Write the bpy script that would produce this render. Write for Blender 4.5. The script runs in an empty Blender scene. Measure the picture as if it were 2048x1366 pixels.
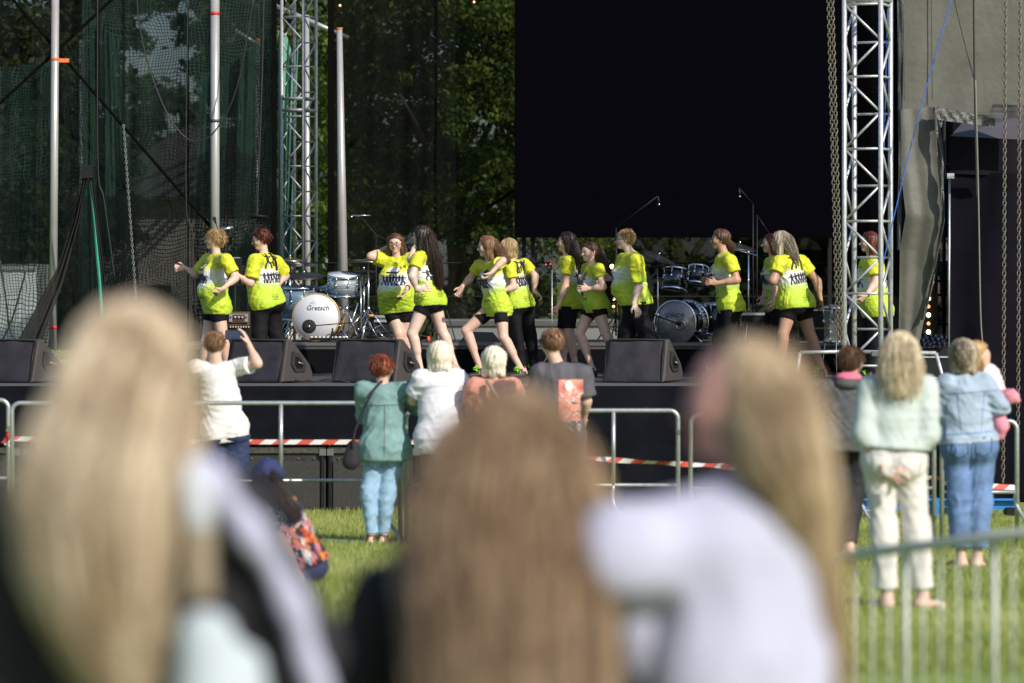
import bpy, math, random
import numpy as np
from mathutils import Vector
from mathutils.bvhtree import BVHTree

random.seed(7)
RNG = np.random.RandomState(11)
S = bpy.context.scene
COL = S.collection
R = math.radians

# ------------------------------------------------------------------ camera
FPX, CZ, HY = 7680.0, 2.447, 570.0          # focal length and horizon in photo pixels (2048 wide)
cam_d = bpy.data.cameras.new('camera')
cam = bpy.data.objects.new('camera', cam_d)
COL.objects.link(cam)
cam.location = (0, 0, CZ)
cam.rotation_euler = (R(90), 0, 0)
cam_d.sensor_width = 36.0
cam_d.lens = 36.0 * FPX / 2048.0
cam_d.shift_y = -(683 - HY) / 2048.0
cam_d.clip_start = 0.1
cam_d.clip_end = 3000
cam_d.dof.use_dof = True
cam_d.dof.focus_distance = 44.0
cam_d.dof.aperture_fstop = 2.25
S.camera = cam

# ------------------------------------------------------------------ light
SUN_EL, SUN_AZ = 33.0, 38.0                  # azimuth measured from straight behind the camera, towards the right
sx, sy, sz = math.sin(R(SUN_AZ)) * math.cos(R(SUN_EL)), -math.cos(R(SUN_AZ)) * math.cos(R(SUN_EL)), math.sin(R(SUN_EL))
W = bpy.data.worlds.new("World")
S.world = W
W.use_nodes = True
wn = W.node_tree
wn.nodes.clear()
sky = wn.nodes.new('ShaderNodeTexSky')
sky.sky_type = 'NISHITA'
sky.sun_disc = False
sky.sun_elevation = R(SUN_EL)
sky.sun_rotation = math.atan2(sx, sy)
sky.dust_density = 1.6
sky.ozone_density = 4.0
bg = wn.nodes.new('ShaderNodeBackground')
bg.inputs[1].default_value = 0.115
wo = wn.nodes.new('ShaderNodeOutputWorld')
wn.links.new(sky.outputs[0], bg.inputs[0])
wn.links.new(bg.outputs[0], wo.inputs[0])
sl = bpy.data.lights.new('sun', 'SUN')
sl.energy = 4.2
sl.angle = R(0.6)
sl.color = (1.0, 0.92, 0.80)
so = bpy.data.objects.new('sun', sl)
COL.objects.link(so)
so.rotation_euler = Vector((sx, sy, sz)).to_track_quat('Z', 'Y').to_euler()

S.view_settings.view_transform = 'Standard'
S.view_settings.look = 'None'
S.view_settings.exposure = 0.2
S.view_settings.gamma = 1.0
S.render.engine = 'CYCLES'
S.cycles.use_denoising = True
S.cycles.max_bounces = 6
S.cycles.transparent_max_bounces = 24
S.cycles.diffuse_bounces = 3
S.cycles.glossy_bounces = 3
S.cycles.caustics_reflective = False
S.cycles.caustics_refractive = False

# ------------------------------------------------------------------ helpers
def P(px, py, d):
    return np.array([(px - 1024.0) / FPX * d, d, CZ - (py - HY) / FPX * d])

def PX(px, d): return (px - 1024.0) / FPX * d
def PZ(py, d): return CZ - (py - HY) / FPX * d

STAGE_D, FLOOR = 40.85, 1.397
def gz(d): return 0.03 * (STAGE_D - d) if d < STAGE_D else 0.0

def unit(v):
    v = np.asarray(v, float)
    return v / (np.linalg.norm(v) + 1e-9)

MATS = {}
def mat(name, col, rough=0.7, metal=0.0, var=0.0, vscale=8.0, col2=None, bump=0.0, bscale=60.0, stretch=None,
        sheen=0.0, emit=None, estr=0.0, spec=None, coat=0.0, alpha=None, trans=0.0, sss=0.0):
    if name in MATS: return MATS[name]
    m = bpy.data.materials.new(name); m.use_nodes = True
    nt = m.node_tree; b = nt.nodes['Principled BSDF']
    b.inputs['Base Color'].default_value = (*col, 1)
    b.inputs['Roughness'].default_value = rough
    b.inputs['Metallic'].default_value = metal
    if spec is not None: b.inputs['Specular IOR Level'].default_value = spec
    if coat: b.inputs['Coat Weight'].default_value = coat
    if sheen: b.inputs['Sheen Weight'].default_value = sheen
    if trans: b.inputs['Transmission Weight'].default_value = trans
    if alpha is not None: b.inputs['Alpha'].default_value = alpha
    if sss:
        b.inputs['Subsurface Weight'].default_value = sss
        b.inputs['Subsurface Radius'].default_value = (0.012, 0.005, 0.003)
        b.inputs['Subsurface Scale'].default_value = 1.0
    if emit:
        b.inputs['Emission Color'].default_value = (*emit, 1)
        b.inputs['Emission Strength'].default_value = estr
    if var > 0 or bump > 0:
        tc = nt.nodes.new('ShaderNodeTexCoord'); mp = nt.nodes.new('ShaderNodeMapping')
        if stretch: mp.inputs['Scale'].default_value = stretch
        nt.links.new(tc.outputs['Object'], mp.inputs[0])
    if var > 0:
        n = nt.nodes.new('ShaderNodeTexNoise'); n.inputs['Scale'].default_value = vscale
        n.inputs['Detail'].default_value = 6; n.inputs['Roughness'].default_value = 0.6
        nt.links.new(mp.outputs[0], n.inputs[0])
        r = nt.nodes.new('ShaderNodeMapRange')
        r.inputs[1].default_value = 0.32; r.inputs[2].default_value = 0.68
        nt.links.new(n.outputs[0], r.inputs[0])
        mx = nt.nodes.new('ShaderNodeMix'); mx.data_type = 'RGBA'
        c2 = col2 if col2 else tuple(min(1, c * (1 + var)) for c in col)
        c1 = col if col2 else tuple(c * (1 - var) for c in col)
        mx.inputs[6].default_value = (*c1, 1); mx.inputs[7].default_value = (*c2, 1)
        nt.links.new(r.outputs[0], mx.inputs[0]); nt.links.new(mx.outputs[2], b.inputs['Base Color'])
    if bump > 0:
        n2 = nt.nodes.new('ShaderNodeTexNoise'); n2.inputs['Scale'].default_value = bscale
        n2.inputs['Detail'].default_value = 4
        nt.links.new(mp.outputs[0], n2.inputs[0])
        bp = nt.nodes.new('ShaderNodeBump'); bp.inputs['Strength'].default_value = bump
        bp.inputs['Distance'].default_value = 0.02
        nt.links.new(n2.outputs[0], bp.inputs['Height']); nt.links.new(bp.outputs[0], b.inputs['Normal'])
    MATS[name] = m
    return m

def mesh_np(name, V, F):
    """V (n,3) array, F either list of tuples or (m,k) int array"""
    me = bpy.data.meshes.new(name)
    V = np.asarray(V, np.float32)
    if isinstance(F, np.ndarray):
        k = F.shape[1]
        me.vertices.add(len(V)); me.vertices.foreach_set('co', V.ravel())
        me.loops.add(F.size); me.loops.foreach_set('vertex_index', F.astype(np.int32).ravel())
        me.polygons.add(len(F))
        me.polygons.foreach_set('loop_start', np.arange(0, F.size, k, dtype=np.int32))
        me.polygons.foreach_set('loop_total', np.full(len(F), k, np.int32))
        me.update(calc_edges=True)
    else:
        me.from_pydata([tuple(map(float, v)) for v in V], [], F)
        me.update()
    return me

def shade(me, smooth=True):
    me.polygons.foreach_set('use_smooth', [smooth] * len(me.polygons))

def wloc(o):
    v = np.zeros(3)
    while o is not None:
        v += np.array(o.location); o = o.parent
    return v

def obj(name, V, F, m, parent=None, smooth=False, attrs=None, mats=None, midx=None):
    V = np.asarray(V, float)
    if parent is not None: V = V - wloc(parent)
    me = mesh_np(name, V, F)
    shade(me, smooth)
    if attrs:
        for an, (ty, data) in attrs.items():
            a = me.attributes.new(an, ty, 'POINT')
            a.data.foreach_set('vector' if ty == 'FLOAT_VECTOR' else 'value', np.asarray(data, np.float32).ravel())
    for mm in (mats or [m]): me.materials.append(mm)
    if midx is not None: me.polygons.foreach_set('material_index', midx)
    o = bpy.data.objects.new(name, me); COL.objects.link(o)
    if parent is not None: o.parent = parent
    return o

def tag(o, label=None, cat=None, group=None, kind=None):
    if label: o['label'] = label
    if cat: o['category'] = cat
    if group: o['group'] = group
    if kind: o['kind'] = kind
    return o

def thing(name, label, cat, loc=(0, 0, 0), group=None):
    o = bpy.data.objects.new(name, None); COL.objects.link(o)
    o.location = tuple(float(x) for x in loc); o.empty_display_size = 0.1
    return tag(o, label, cat, group)

def copy_thing(root, loc, label=None):
    def rec(o, par):
        c = o.copy(); COL.objects.link(c)
        if par is not None: c.parent = par
        for ch in [x for x in S.objects if x.parent == o]: rec(ch, c)
        return c
    r = rec(root, None); r.location = tuple(float(x) for x in loc)
    if label: r['label'] = label
    return r

class MB:
    def __init__(s): s.v = []; s.f = []; s.n = 0
    def add(s, V, F):
        V = np.asarray(V, float)
        s.v.append(V); s.f += [tuple(int(i) + s.n for i in f) for f in F]; s.n += len(V)
        return s
    def box(s, c, size, rz=0.0, ax=None):
        h = np.array(size) / 2.0
        V = np.array([[x, y, z] for x in (-1, 1) for y in (-1, 1) for z in (-1, 1)]) * h
        if ax is None:
            ca, sa = math.cos(rz), math.sin(rz)
            ax = np.array([[ca, sa, 0], [-sa, ca, 0], [0, 0, 1]])
        V = V @ np.asarray(ax) + np.array(c)
        return s.add(V, [(0, 1, 3, 2), (4, 6, 7, 5), (0, 4, 5, 1), (2, 3, 7, 6), (0, 2, 6, 4), (1, 5, 7, 3)])
    def tube(s, pts, r, n=8, closed=False, caps=True):
        pts = np.asarray(pts, float); m = len(pts)
        rr = np.full(m, r) if np.isscalar(r) else np.asarray(r, float)
        T = np.gradient(pts, axis=0) if not closed else (np.roll(pts, -1, 0) - np.roll(pts, 1, 0))
        T /= np.linalg.norm(T, axis=1)[:, None] + 1e-9
        a = np.array([0, 0, 1.0]) if abs(T[0][2]) < 0.9 else np.array([1.0, 0, 0])
        u = unit(np.cross(T[0], a)); rings = []
        for i in range(m):
            u = unit(u - T[i] * np.dot(u, T[i])); w = np.cross(T[i], u)
            th = np.linspace(0, 2 * np.pi, n, endpoint=False)
            rings.append(pts[i] + rr[i] * (np.cos(th)[:, None] * u + np.sin(th)[:, None] * w))
        F = []
        for i in range(m if closed else m - 1):
            j = (i + 1) % m
            for k in range(n):
                F.append((i * n + k, i * n + (k + 1) % n, j * n + (k + 1) % n, j * n + k))
        if caps and not closed:
            F.append(tuple(range(n - 1, -1, -1))); F.append(tuple((m - 1) * n + k for k in range(n)))
        return s.add(np.vstack(rings), F)
    def lathe(s, prof, c, axis=(0, 0, 1), n=24, caps=True):
        """prof list of (radius, height along axis)"""
        a = unit(axis); t = np.array([1.0, 0, 0]) if abs(a[0]) < 0.9 else np.array([0, 1.0, 0])
        u = unit(np.cross(a, t)); w = np.cross(a, u)
        th = np.linspace(0, 2 * np.pi, n, endpoint=False)
        V = np.vstack([np.array(c) + a * h + r * (np.cos(th)[:, None] * u + np.sin(th)[:, None] * w) for r, h in prof])
        F = []
        for i in range(len(prof) - 1):
            for k in range(n):
                F.append((i * n + k, i * n + (k + 1) % n, (i + 1) * n + (k + 1) % n, (i + 1) * n + k))
        if caps:
            F.append(tuple(range(n - 1, -1, -1))); F.append(tuple((len(prof) - 1) * n + k for k in range(n)))
        return s.add(V, F)
    def ball(s, c, r, n=10):
        r = np.array([r, r, r]) if np.isscalar(r) else np.array(r)
        m = n // 2 + 1; V = []
        for i in range(m + 1):
            ph = math.pi * i / m
            for k in range(n):
                th = 2 * math.pi * k / n
                V.append([math.sin(ph) * math.cos(th), math.sin(ph) * math.sin(th), math.cos(ph)])
        F = [(i * n + k, (i + 1) * n + k, (i + 1) * n + (k + 1) % n, i * n + (k + 1) % n) for i in range(m) for k in range(n)]
        return s.add(np.array(V) * r + np.array(c), F)
    def prism(s, poly, a, b):
        """poly: (n,3) base outline; extruded by vector b-a given as offsets"""
        poly = np.asarray(poly, float); n = len(poly)
        V = np.vstack([poly + np.array(a), poly + np.array(b)])
        F = [tuple(range(n - 1, -1, -1)), tuple(range(n, 2 * n))] + [(i, (i + 1) % n, n + (i + 1) % n, n + i) for i in range(n)]
        return s.add(V, F)
    def build(s, name, m, parent=None, smooth=False):
        return obj(name, np.vstack(s.v), s.f, m, parent, smooth)

def bar(name, a, b, r, m, parent=None, n=8, smooth=True):
    return MB().tube([a, b], r, n).build(name, m, parent, smooth)

def curve_pts(pts, n=24):
    """Catmull-Rom through points"""
    p = np.asarray(pts, float)
    if len(p) == 2: return np.array([p[0] + (p[1] - p[0]) * t for t in np.linspace(0, 1, n)])
    q = np.vstack([2 * p[0] - p[1], p, 2 * p[-1] - p[-2]])
    out = []
    for u in np.linspace(0, len(p) - 1 - 1e-6, n):
        i = int(u); t = u - i; a, b, c, d = q[i:i + 4]
        out.append(0.5 * ((2 * b) + (-a + c) * t + (2 * a - 5 * b + 4 * c - d) * t * t + (-a + 3 * b - 3 * c + d) * t ** 3))
    return np.array(out)

def sheet(name, left, right, m, parent=None, nu=30, nv=40, wr=None, smooth=True):
    """cloth sheet between two edge curves (lists of 3D points, top to bottom); wr(u,v,P)->offset vectors"""
    Lc, Rc = curve_lin(left, nv), curve_lin(right, nv)
    u = np.linspace(0, 1, nu)
    G = Lc[:, None, :] * (1 - u)[None, :, None] + Rc[:, None, :] * u[None, :, None]
    if wr is not None:
        U, Vv = np.meshgrid(u, np.linspace(0, 1, nv))
        G = G + wr(U, Vv, G)
    idx = np.arange(nu * nv).reshape(nv, nu)
    F = np.stack([idx[:-1, :-1], idx[1:, :-1], idx[1:, 1:], idx[:-1, 1:]], -1).reshape(-1, 4)
    return obj(name, G.reshape(-1, 3), F, m, parent, smooth)

def curve_lin(pts, n):
    p = np.asarray(pts, float)
    dl = np.r_[0, np.cumsum(np.linalg.norm(np.diff(p, axis=0), axis=1))]
    t = np.linspace(0, dl[-1], n)
    return np.stack([np.interp(t, dl, p[:, k]) for k in range(3)], -1)

def folds(amp, fx, fy=0.6, seed=0, diag=0.0):
    rs = np.random.RandomState(seed); ph = rs.rand(6) * 6.28; k = rs.rand(6) * 0.6 + 0.7
    def f(U, Vv, G):
        y = (np.sin(U * fx * k[0] + Vv * fy * k[1] * 3 + ph[0]) + 0.6 * np.sin(U * fx * 2.3 * k[2] - Vv * fy * 2 + diag * Vv * 9 + ph[1])
             + 0.45 * np.sin(U * fx * 4.1 * k[3] + Vv * fy * 4 + ph[2] - diag * Vv * 14) + 0.3 * np.sin(Vv * 17 * k[4] + U * 3 + ph[3]))
        o = np.zeros_like(G); o[..., 1] = y * amp
        return o
    return f

# text as flat polygons in (x, z), centred
def text_poly(s, size, shear=0.0):
    cu = bpy.data.curves.new('t', 'FONT'); cu.body = s; cu.size = size; cu.align_x = 'CENTER'; cu.shear = shear
    cu.resolution_u = 2
    o = bpy.data.objects.new('t', cu); COL.objects.link(o)
    dg = bpy.context.evaluated_depsgraph_get(); me = bpy.data.meshes.new_from_object(o.evaluated_get(dg))
    V = np.array([v.co[:] for v in me.vertices]); F = [tuple(p.vertices) for p in me.polygons]
    bpy.data.objects.remove(o); bpy.data.curves.remove(cu); bpy.data.meshes.remove(me)
    return V[:, :2], F

# ------------------------------------------------------------------ implicit body mesher
def prim(a, b=None, ra=0.05, rb=None, w=None, s=1.0, k=0.02, cuts=(), sub=False, w2=None, s2=1.0):
    a = np.asarray(a, float); b = a if b is None else np.asarray(b, float)
    return dict(a=a, b=b, ra=ra, rb=ra if rb is None else rb, w=w, s=s, k=k, cuts=cuts, sub=sub, w2=w2, s2=s2)

def sdf_mesh(prims, vox=0.011, cuts=()):
    lo = np.full(3, 1e9); hi = np.full(3, -1e9)
    for p in prims:
        if p['sub']: continue
        r = max(p['ra'], p['rb']) * max(1, p['s'], p['s2']) + 2.5 * vox
        lo = np.minimum(lo, np.minimum(p['a'], p['b']) - r); hi = np.maximum(hi, np.maximum(p['a'], p['b']) + r)
    n = np.ceil((hi - lo) / vox).astype(int) + 1
    f = np.full(n, 0.3, np.float32)
    ax = [lo[i] + vox * np.arange(n[i]) for i in range(3)]
    for p in prims:
        r = max(p['ra'], p['rb']) * max(1, p['s'], p['s2']) + p['k'] + 3 * vox
        l = np.minimum(p['a'], p['b']) - r; h = np.maximum(p['a'], p['b']) + r
        sl_ = tuple(slice(max(0, int((l[i] - lo[i]) / vox)), min(n[i], int((h[i] - lo[i]) / vox) + 2)) for i in range(3))
        if any(s_.stop <= s_.start for s_ in sl_): continue
        x = ax[0][sl_[0]][:, None, None] - p['a'][0]; y = ax[1][sl_[1]][None, :, None] - p['a'][1]; z = ax[2][sl_[2]][None, None, :] - p['a'][2]
        ab = p['b'] - p['a']; L2 = float(ab @ ab)
        t = np.clip((x * ab[0] + y * ab[1] + z * ab[2]) / L2, 0, 1) if L2 > 1e-9 else 0.0
        vx, vy, vz = x - t * ab[0], y - t * ab[1], z - t * ab[2]
        q = vx * vx + vy * vy + vz * vz
        if p['w'] is not None:
            c = vx * p['w'][0] + vy * p['w'][1] + vz * p['w'][2]; q = q - c * c * (1 - 1 / p['s'] ** 2)
        if p['w2'] is not None:
            c = vx * p['w2'][0] + vy * p['w2'][1] + vz * p['w2'][2]; q = q - c * c * (1 - 1 / p['s2'] ** 2)
        d = np.sqrt(np.maximum(q, 0)) - (p['ra'] + (p['rb'] - p['ra']) * t)
        for cp, cn in p['cuts']:
            g = (x + p['a'][0] - cp[0]) * cn[0] + (y + p['a'][1] - cp[1]) * cn[1] + (z + p['a'][2] - cp[2]) * cn[2]
            d = np.maximum(d, g)
        F0 = f[sl_]; k = p['k']
        if p['sub']:
            hh = np.maximum(k - np.abs(F0 + d), 0) / k; f[sl_] = np.maximum(F0, -d) + hh * hh * k / 4
        else:
            hh = np.maximum(k - np.abs(F0 - d), 0) / k; f[sl_] = np.minimum(F0, d) - hh * hh * k / 4
    for cp, cn in cuts:
        g = (ax[0][:, None, None] - cp[0]) * cn[0] + (ax[1][None, :, None] - cp[1]) * cn[1] + (ax[2][None, None, :] - cp[2]) * cn[2]
        f = np.maximum(f, g.astype(np.float32))
    return nets(f, lo, vox)

CO = np.array([[i, j, k] for i in (0, 1) for j in (0, 1) for k in (0, 1)])
ED = [(a, b) for a in range(8) for b in range(a + 1, 8) if np.abs(CO[a] - CO[b]).sum() == 1]
def nets(f, lo, vox):
    s = f < 0
    n = f.shape
    cnt = np.zeros((n[0] - 1, n[1] - 1, n[2] - 1), np.int8)
    for c in CO: cnt += s[c[0]:n[0] - 1 + c[0], c[1]:n[1] - 1 + c[1], c[2]:n[2] - 1 + c[2]]
    I = np.argwhere((cnt > 0) & (cnt < 8))
    fv = np.stack([f[I[:, 0] + c[0], I[:, 1] + c[1], I[:, 2] + c[2]] for c in CO], 1)
    acc = np.zeros((len(I), 3)); w = np.zeros(len(I))
    for a, b in ED:
        fa, fb = fv[:, a], fv[:, b]; m = (fa < 0) != (fb < 0)
        t = np.where(m, fa / np.where(m, fa - fb, 1), 0)
        acc += m[:, None] * (CO[a] + t[:, None] * (CO[b] - CO[a])); w += m
    V = (I + acc / w[:, None]) * vox + lo
    ids = np.full(cnt.shape, -1, np.int32); ids[I[:, 0], I[:, 1], I[:, 2]] = np.arange(len(I))
    Fs = []
    for axn in range(3):
        o1, o2 = [(1, 2), (2, 0), (0, 1)][axn]
        slA = [slice(1, n[i] - 1) for i in range(3)]; slA[axn] = slice(0, n[axn] - 1)
        slB = list(slA); slB[axn] = slice(1, n[axn])
        A, B = s[tuple(slA)], s[tuple(slB)]
        E = np.argwhere(A != B); flip = A[tuple(E.T)]
        base = E + np.array([slA[i].start for i in range(3)])
        def g(d1, d2):
            q = base.copy(); q[:, o1] -= d1; q[:, o2] -= d2
            return ids[q[:, 0], q[:, 1], q[:, 2]]
        Q = np.stack([g(1, 1), g(0, 1), g(0, 0), g(1, 0)], 1)
        Q[~flip] = Q[~flip][:, ::-1]
        Fs.append(Q)
    return V, np.vstack(Fs)

def vnormals(V, F):
    nrm = np.zeros_like(V)
    fn = np.cross(V[F[:, 2]] - V[F[:, 0]], V[F[:, 3]] - V[F[:, 1]])
    for k in range(4): np.add.at(nrm, F[:, k], fn)
    return nrm / (np.linalg.norm(nrm, axis=1)[:, None] + 1e-9)

def wrinkle(V, F, amp, fr, seed, org, up, edges=()):
    """cloth creases: ridged waves running mostly round the body, broken up by slower waves"""
    N = vnormals(V, F); rs = np.random.RandomState(seed)
    p = V - org; o = np.zeros(len(V))
    for i in range(5):
        dr = unit(up * rs.uniform(0.5, 1.2) + rs.randn(3) * 0.75); ph = rs.rand() * 6.28
        wob = 0.035 * np.sin(p @ (rs.randn(3) * 14) + ph * 2)
        t = np.sin((p @ dr + wob) * fr * rs.uniform(0.7, 1.9) + ph)
        msk = 0.5 + 0.5 * np.sin(p @ (rs.randn(3) * 9) + ph)
        o += (1 - np.abs(t) ** 0.7 * 1.5) * msk
    o -= o.mean()
    for cp, cn, rad in edges:
        g = np.abs((V - cp) @ cn); near = np.linalg.norm(V - cp, axis=1) < rad
        o *= np.where(near, np.clip((g - .006) / .05, 0, 1), 1)
        snap = near & (g < .010)
        V = V - (snap * ((V - cp) @ cn))[:, None] * cn
    return V + N * (o * amp / 1.8)[:, None]

# ------------------------------------------------------------------ people
skin_a = mat('skin_fair', (0.64, 0.42, 0.33), 0.5, var=0.06, vscale=14, sss=0.12)
skin_b = mat('skin_tanned', (0.46, 0.26, 0.18), 0.5, var=0.06, vscale=14, sss=0.1)
skin_c = mat('skin_pale', (0.68, 0.49, 0.41), 0.5, var=0.05, vscale=14, sss=0.12)
m_eye = mat('eye_dark', (0.035, 0.02, 0.015), 0.25)
m_brow = mat('eyebrow_brown', (.12, .07, .045), .8)
m_lip = mat('lip_red', (0.42, 0.13, 0.12), 0.4)
m_frame = mat('glasses_frame', (0.02, 0.015, 0.02), 0.3)
m_black = mat('black_jersey', (0.005, 0.0045, 0.007), 0.8, var=0.25, vscale=20, spec=.25)
m_shoe = mat('black_shoe', (0.012, 0.012, 0.014), 0.55)
m_sole = mat('shoe_sole', (0.05, 0.05, 0.05), 0.7)
m_lace = mat('neon_lace', (0.35, 0.85, 0.03), 0.6)
m_navy_print = mat('navy_print', (0.012, 0.014, 0.06), 0.7)
m_black_print = mat('black_print', (0.012, 0.010, 0.012), 0.7)
m_white_print = mat('white_print', (0.70, 0.70, 0.76), 0.7)

def shirt_mat():
    m = bpy.data.materials.new('neon_dance_shirt'); m.use_nodes = True
    nt = m.node_tree; b = nt.nodes['Principled BSDF']; L = nt.links.new
    b.inputs['Roughness'].default_value = 0.62; b.inputs['Sheen Weight'].default_value = 0.08
    at = nt.nodes.new('ShaderNodeAttribute'); at.attribute_name = 'tv'
    sp = nt.nodes.new('ShaderNodeSeparateXYZ'); L(at.outputs['Vector'], sp.inputs[0])
    tc = nt.nodes.new('ShaderNodeTexCoord'); no = nt.nodes.new('ShaderNodeTexNoise'); no.inputs['Scale'].default_value = 9
    no.inputs['Detail'].default_value = 4
    L(tc.outputs['Object'], no.inputs[0])
    def M(op, a, bb, c=None):
        n = nt.nodes.new('ShaderNodeMath'); n.operation = op
        for i, x in enumerate((a, bb, c)):
            if x is None: continue
            if hasattr(x, 'links'): L(x, n.inputs[i])
            else: n.inputs[i].default_value = x
        return n.outputs[0]
    # v plus a slow tilt across the shirt and a ragged edge
    ab = M('ABSOLUTE', sp.outputs[0], 0)
    v = M('ADD', sp.outputs[1], M('MULTIPLY', M('SUBTRACT', no.outputs[0], 0.5), 0.16))
    v = M('SUBTRACT', v, M('MULTIPLY', sp.outputs[0], 0.05))
    cr = nt.nodes.new('ShaderNodeValToRGB'); L(v, cr.inputs[0])
    e = cr.color_ramp.elements
    yel, wht, lim = (0.60, 0.63, 0.020, 1), (0.70, 0.72, 0.80, 1), (0.46, 0.62, 0.04, 1)
    e[0].position = 0.0; e[0].color = (0.44, 0.62, 0.035, 1); e[1].position = 1.0; e[1].color = yel
    for ps, c in ((0.22, lim), (0.33, (0.58, 0.74, 0.28, 1)), (0.40, wht), (0.56, wht), (0.63, (0.70, 0.72, 0.35, 1)), (0.70, yel)):
        q = e.new(ps); q.color = c
    # the sleeves and the flanks stay plain
    mx = nt.nodes.new('ShaderNodeMix'); mx.data_type = 'RGBA'
    L(sp.outputs[2], mx.inputs[0]); L(cr.outputs[0], mx.inputs[6]); mx.inputs[7].default_value = yel
    fl = nt.nodes.new('ShaderNodeMapRange'); L(M('ADD', ab, M('MULTIPLY', M('SUBTRACT', no.outputs[0], 0.5), 0.5)), fl.inputs[0])
    fl.inputs[1].default_value = 0.85; fl.inputs[2].default_value = 1.25
    low = M('LESS_THAN', sp.outputs[1], 0.5)
    mx2 = nt.nodes.new('ShaderNodeMix'); mx2.data_type = 'RGBA'
    L(fl.outputs[0], mx2.inputs[0]); L(mx.outputs[2], mx2.inputs[6])
    mc = nt.nodes.new('ShaderNodeMix'); mc.data_type = 'RGBA'; L(low, mc.inputs[0]); mc.inputs[6].default_value = yel; mc.inputs[7].default_value = (0.50, 0.62, 0.03, 1)
    L(mc.outputs[2], mx2.inputs[7])
    L(mx2.outputs[2], b.inputs['Base Color'])
    n3 = nt.nodes.new('ShaderNodeTexNoise'); n3.inputs['Scale'].default_value = 22; n3.inputs['Detail'].default_value = 3; L(tc.outputs['Object'], n3.inputs[0])
    bp = nt.nodes.new('ShaderNodeBump'); bp.inputs['Strength'].default_value = 0.6; bp.inputs['Distance'].default_value = 0.03
    L(n3.outputs[0], bp.inputs['Height']); L(bp.outputs[0], b.inputs['Normal'])
    return m
m_neon = shirt_mat()

def hair_mat(name, dark, light, rough=0.42):
    if name in MATS: return MATS[name]
    m = bpy.data.materials.new(name); m.use_nodes = True
    nt = m.node_tree; b = nt.nodes['Principled BSDF']; L = nt.links.new
    tc = nt.nodes.new('ShaderNodeTexCoord'); mp = nt.nodes.new('ShaderNodeMapping'); mp.inputs['Scale'].default_value = (1, 1, 0.12)
    L(tc.outputs['Object'], mp.inputs[0])
    n = nt.nodes.new('ShaderNodeTexNoise'); n.inputs['Scale'].default_value = 75; n.inputs['Detail'].default_value = 4; L(mp.outputs[0], n.inputs[0])
    mp2 = nt.nodes.new('ShaderNodeMapping'); mp2.inputs['Scale'].default_value = (1, 1, .18); L(tc.outputs['Object'], mp2.inputs[0])
    nb = nt.nodes.new('ShaderNodeTexNoise'); nb.inputs['Scale'].default_value = 16; nb.inputs['Detail'].default_value = 2; L(mp2.outputs[0], nb.inputs[0])
    nm_ = nt.nodes.new('ShaderNodeMath'); nm_.operation = 'MULTIPLY_ADD'; L(nb.outputs[0], nm_.inputs[0]); nm_.inputs[1].default_value = 1.3; nm_.inputs[2].default_value = -.65
    at = nt.nodes.new('ShaderNodeAttribute'); at.attribute_name = 'rnd'
    ad0 = nt.nodes.new('ShaderNodeMath'); ad0.operation = 'ADD'; L(nm_.outputs[0], ad0.inputs[0]); L(at.outputs['Fac'], ad0.inputs[1])
    ad = nt.nodes.new('ShaderNodeMath'); ad.operation = 'ADD'; L(n.outputs[0], ad.inputs[0]); L(ad0.outputs[0], ad.inputs[1])
    cr = nt.nodes.new('ShaderNodeValToRGB'); L(ad.outputs[0], cr.inputs[0])
    cr.color_ramp.elements[0].position = 0.32; cr.color_ramp.elements[0].color = (*dark, 1)
    cr.color_ramp.elements[1].position = 0.85; cr.color_ramp.elements[1].color = (*light, 1)
    L(cr.outputs[0], b.inputs['Base Color']); b.inputs['Roughness'].default_value = rough
    b.inputs['Specular IOR Level'].default_value = 0.4
    bp = nt.nodes.new('ShaderNodeBump'); bp.inputs['Strength'].default_value = 0.5; bp.inputs['Distance'].default_value = 0.01
    L(n.outputs[0], bp.inputs['Height']); L(bp.outputs[0], b.inputs['Normal'])
    MATS[name] = m
    return m
H_BLONDE = hair_mat('hair_blonde', (0.30, 0.17, 0.06), (0.62, 0.45, 0.22))
H_PALE = hair_mat('hair_pale_blonde', (0.50, 0.40, 0.25), (0.85, 0.76, 0.56))
H_WHITE = hair_mat('hair_platinum', (0.60, 0.55, 0.42), (0.90, 0.86, 0.74))
H_BROWN = hair_mat('hair_brown', (0.045, 0.022, 0.012), (0.17, 0.085, 0.04))
H_LIGHTBROWN = hair_mat('hair_light_brown', (0.12, 0.06, 0.03), (0.38, 0.21, 0.10))
H_DARK = hair_mat('hair_dark', (0.012, 0.008, 0.007), (0.06, 0.028, 0.02))
H_RED = hair_mat('hair_dyed_red', (0.045, 0.010, 0.008), (0.20, 0.045, 0.025))
H_GINGER = hair_mat('hair_copper', (0.12, 0.025, 0.012), (0.40, 0.11, 0.05))
H_GREY = hair_mat('hair_grey_blonde', (0.20, 0.16, 0.11), (0.55, 0.48, 0.36))
H_STRAW = hair_mat('hair_straw', (0.28, 0.19, 0.09), (0.60, 0.46, 0.26))

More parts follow.
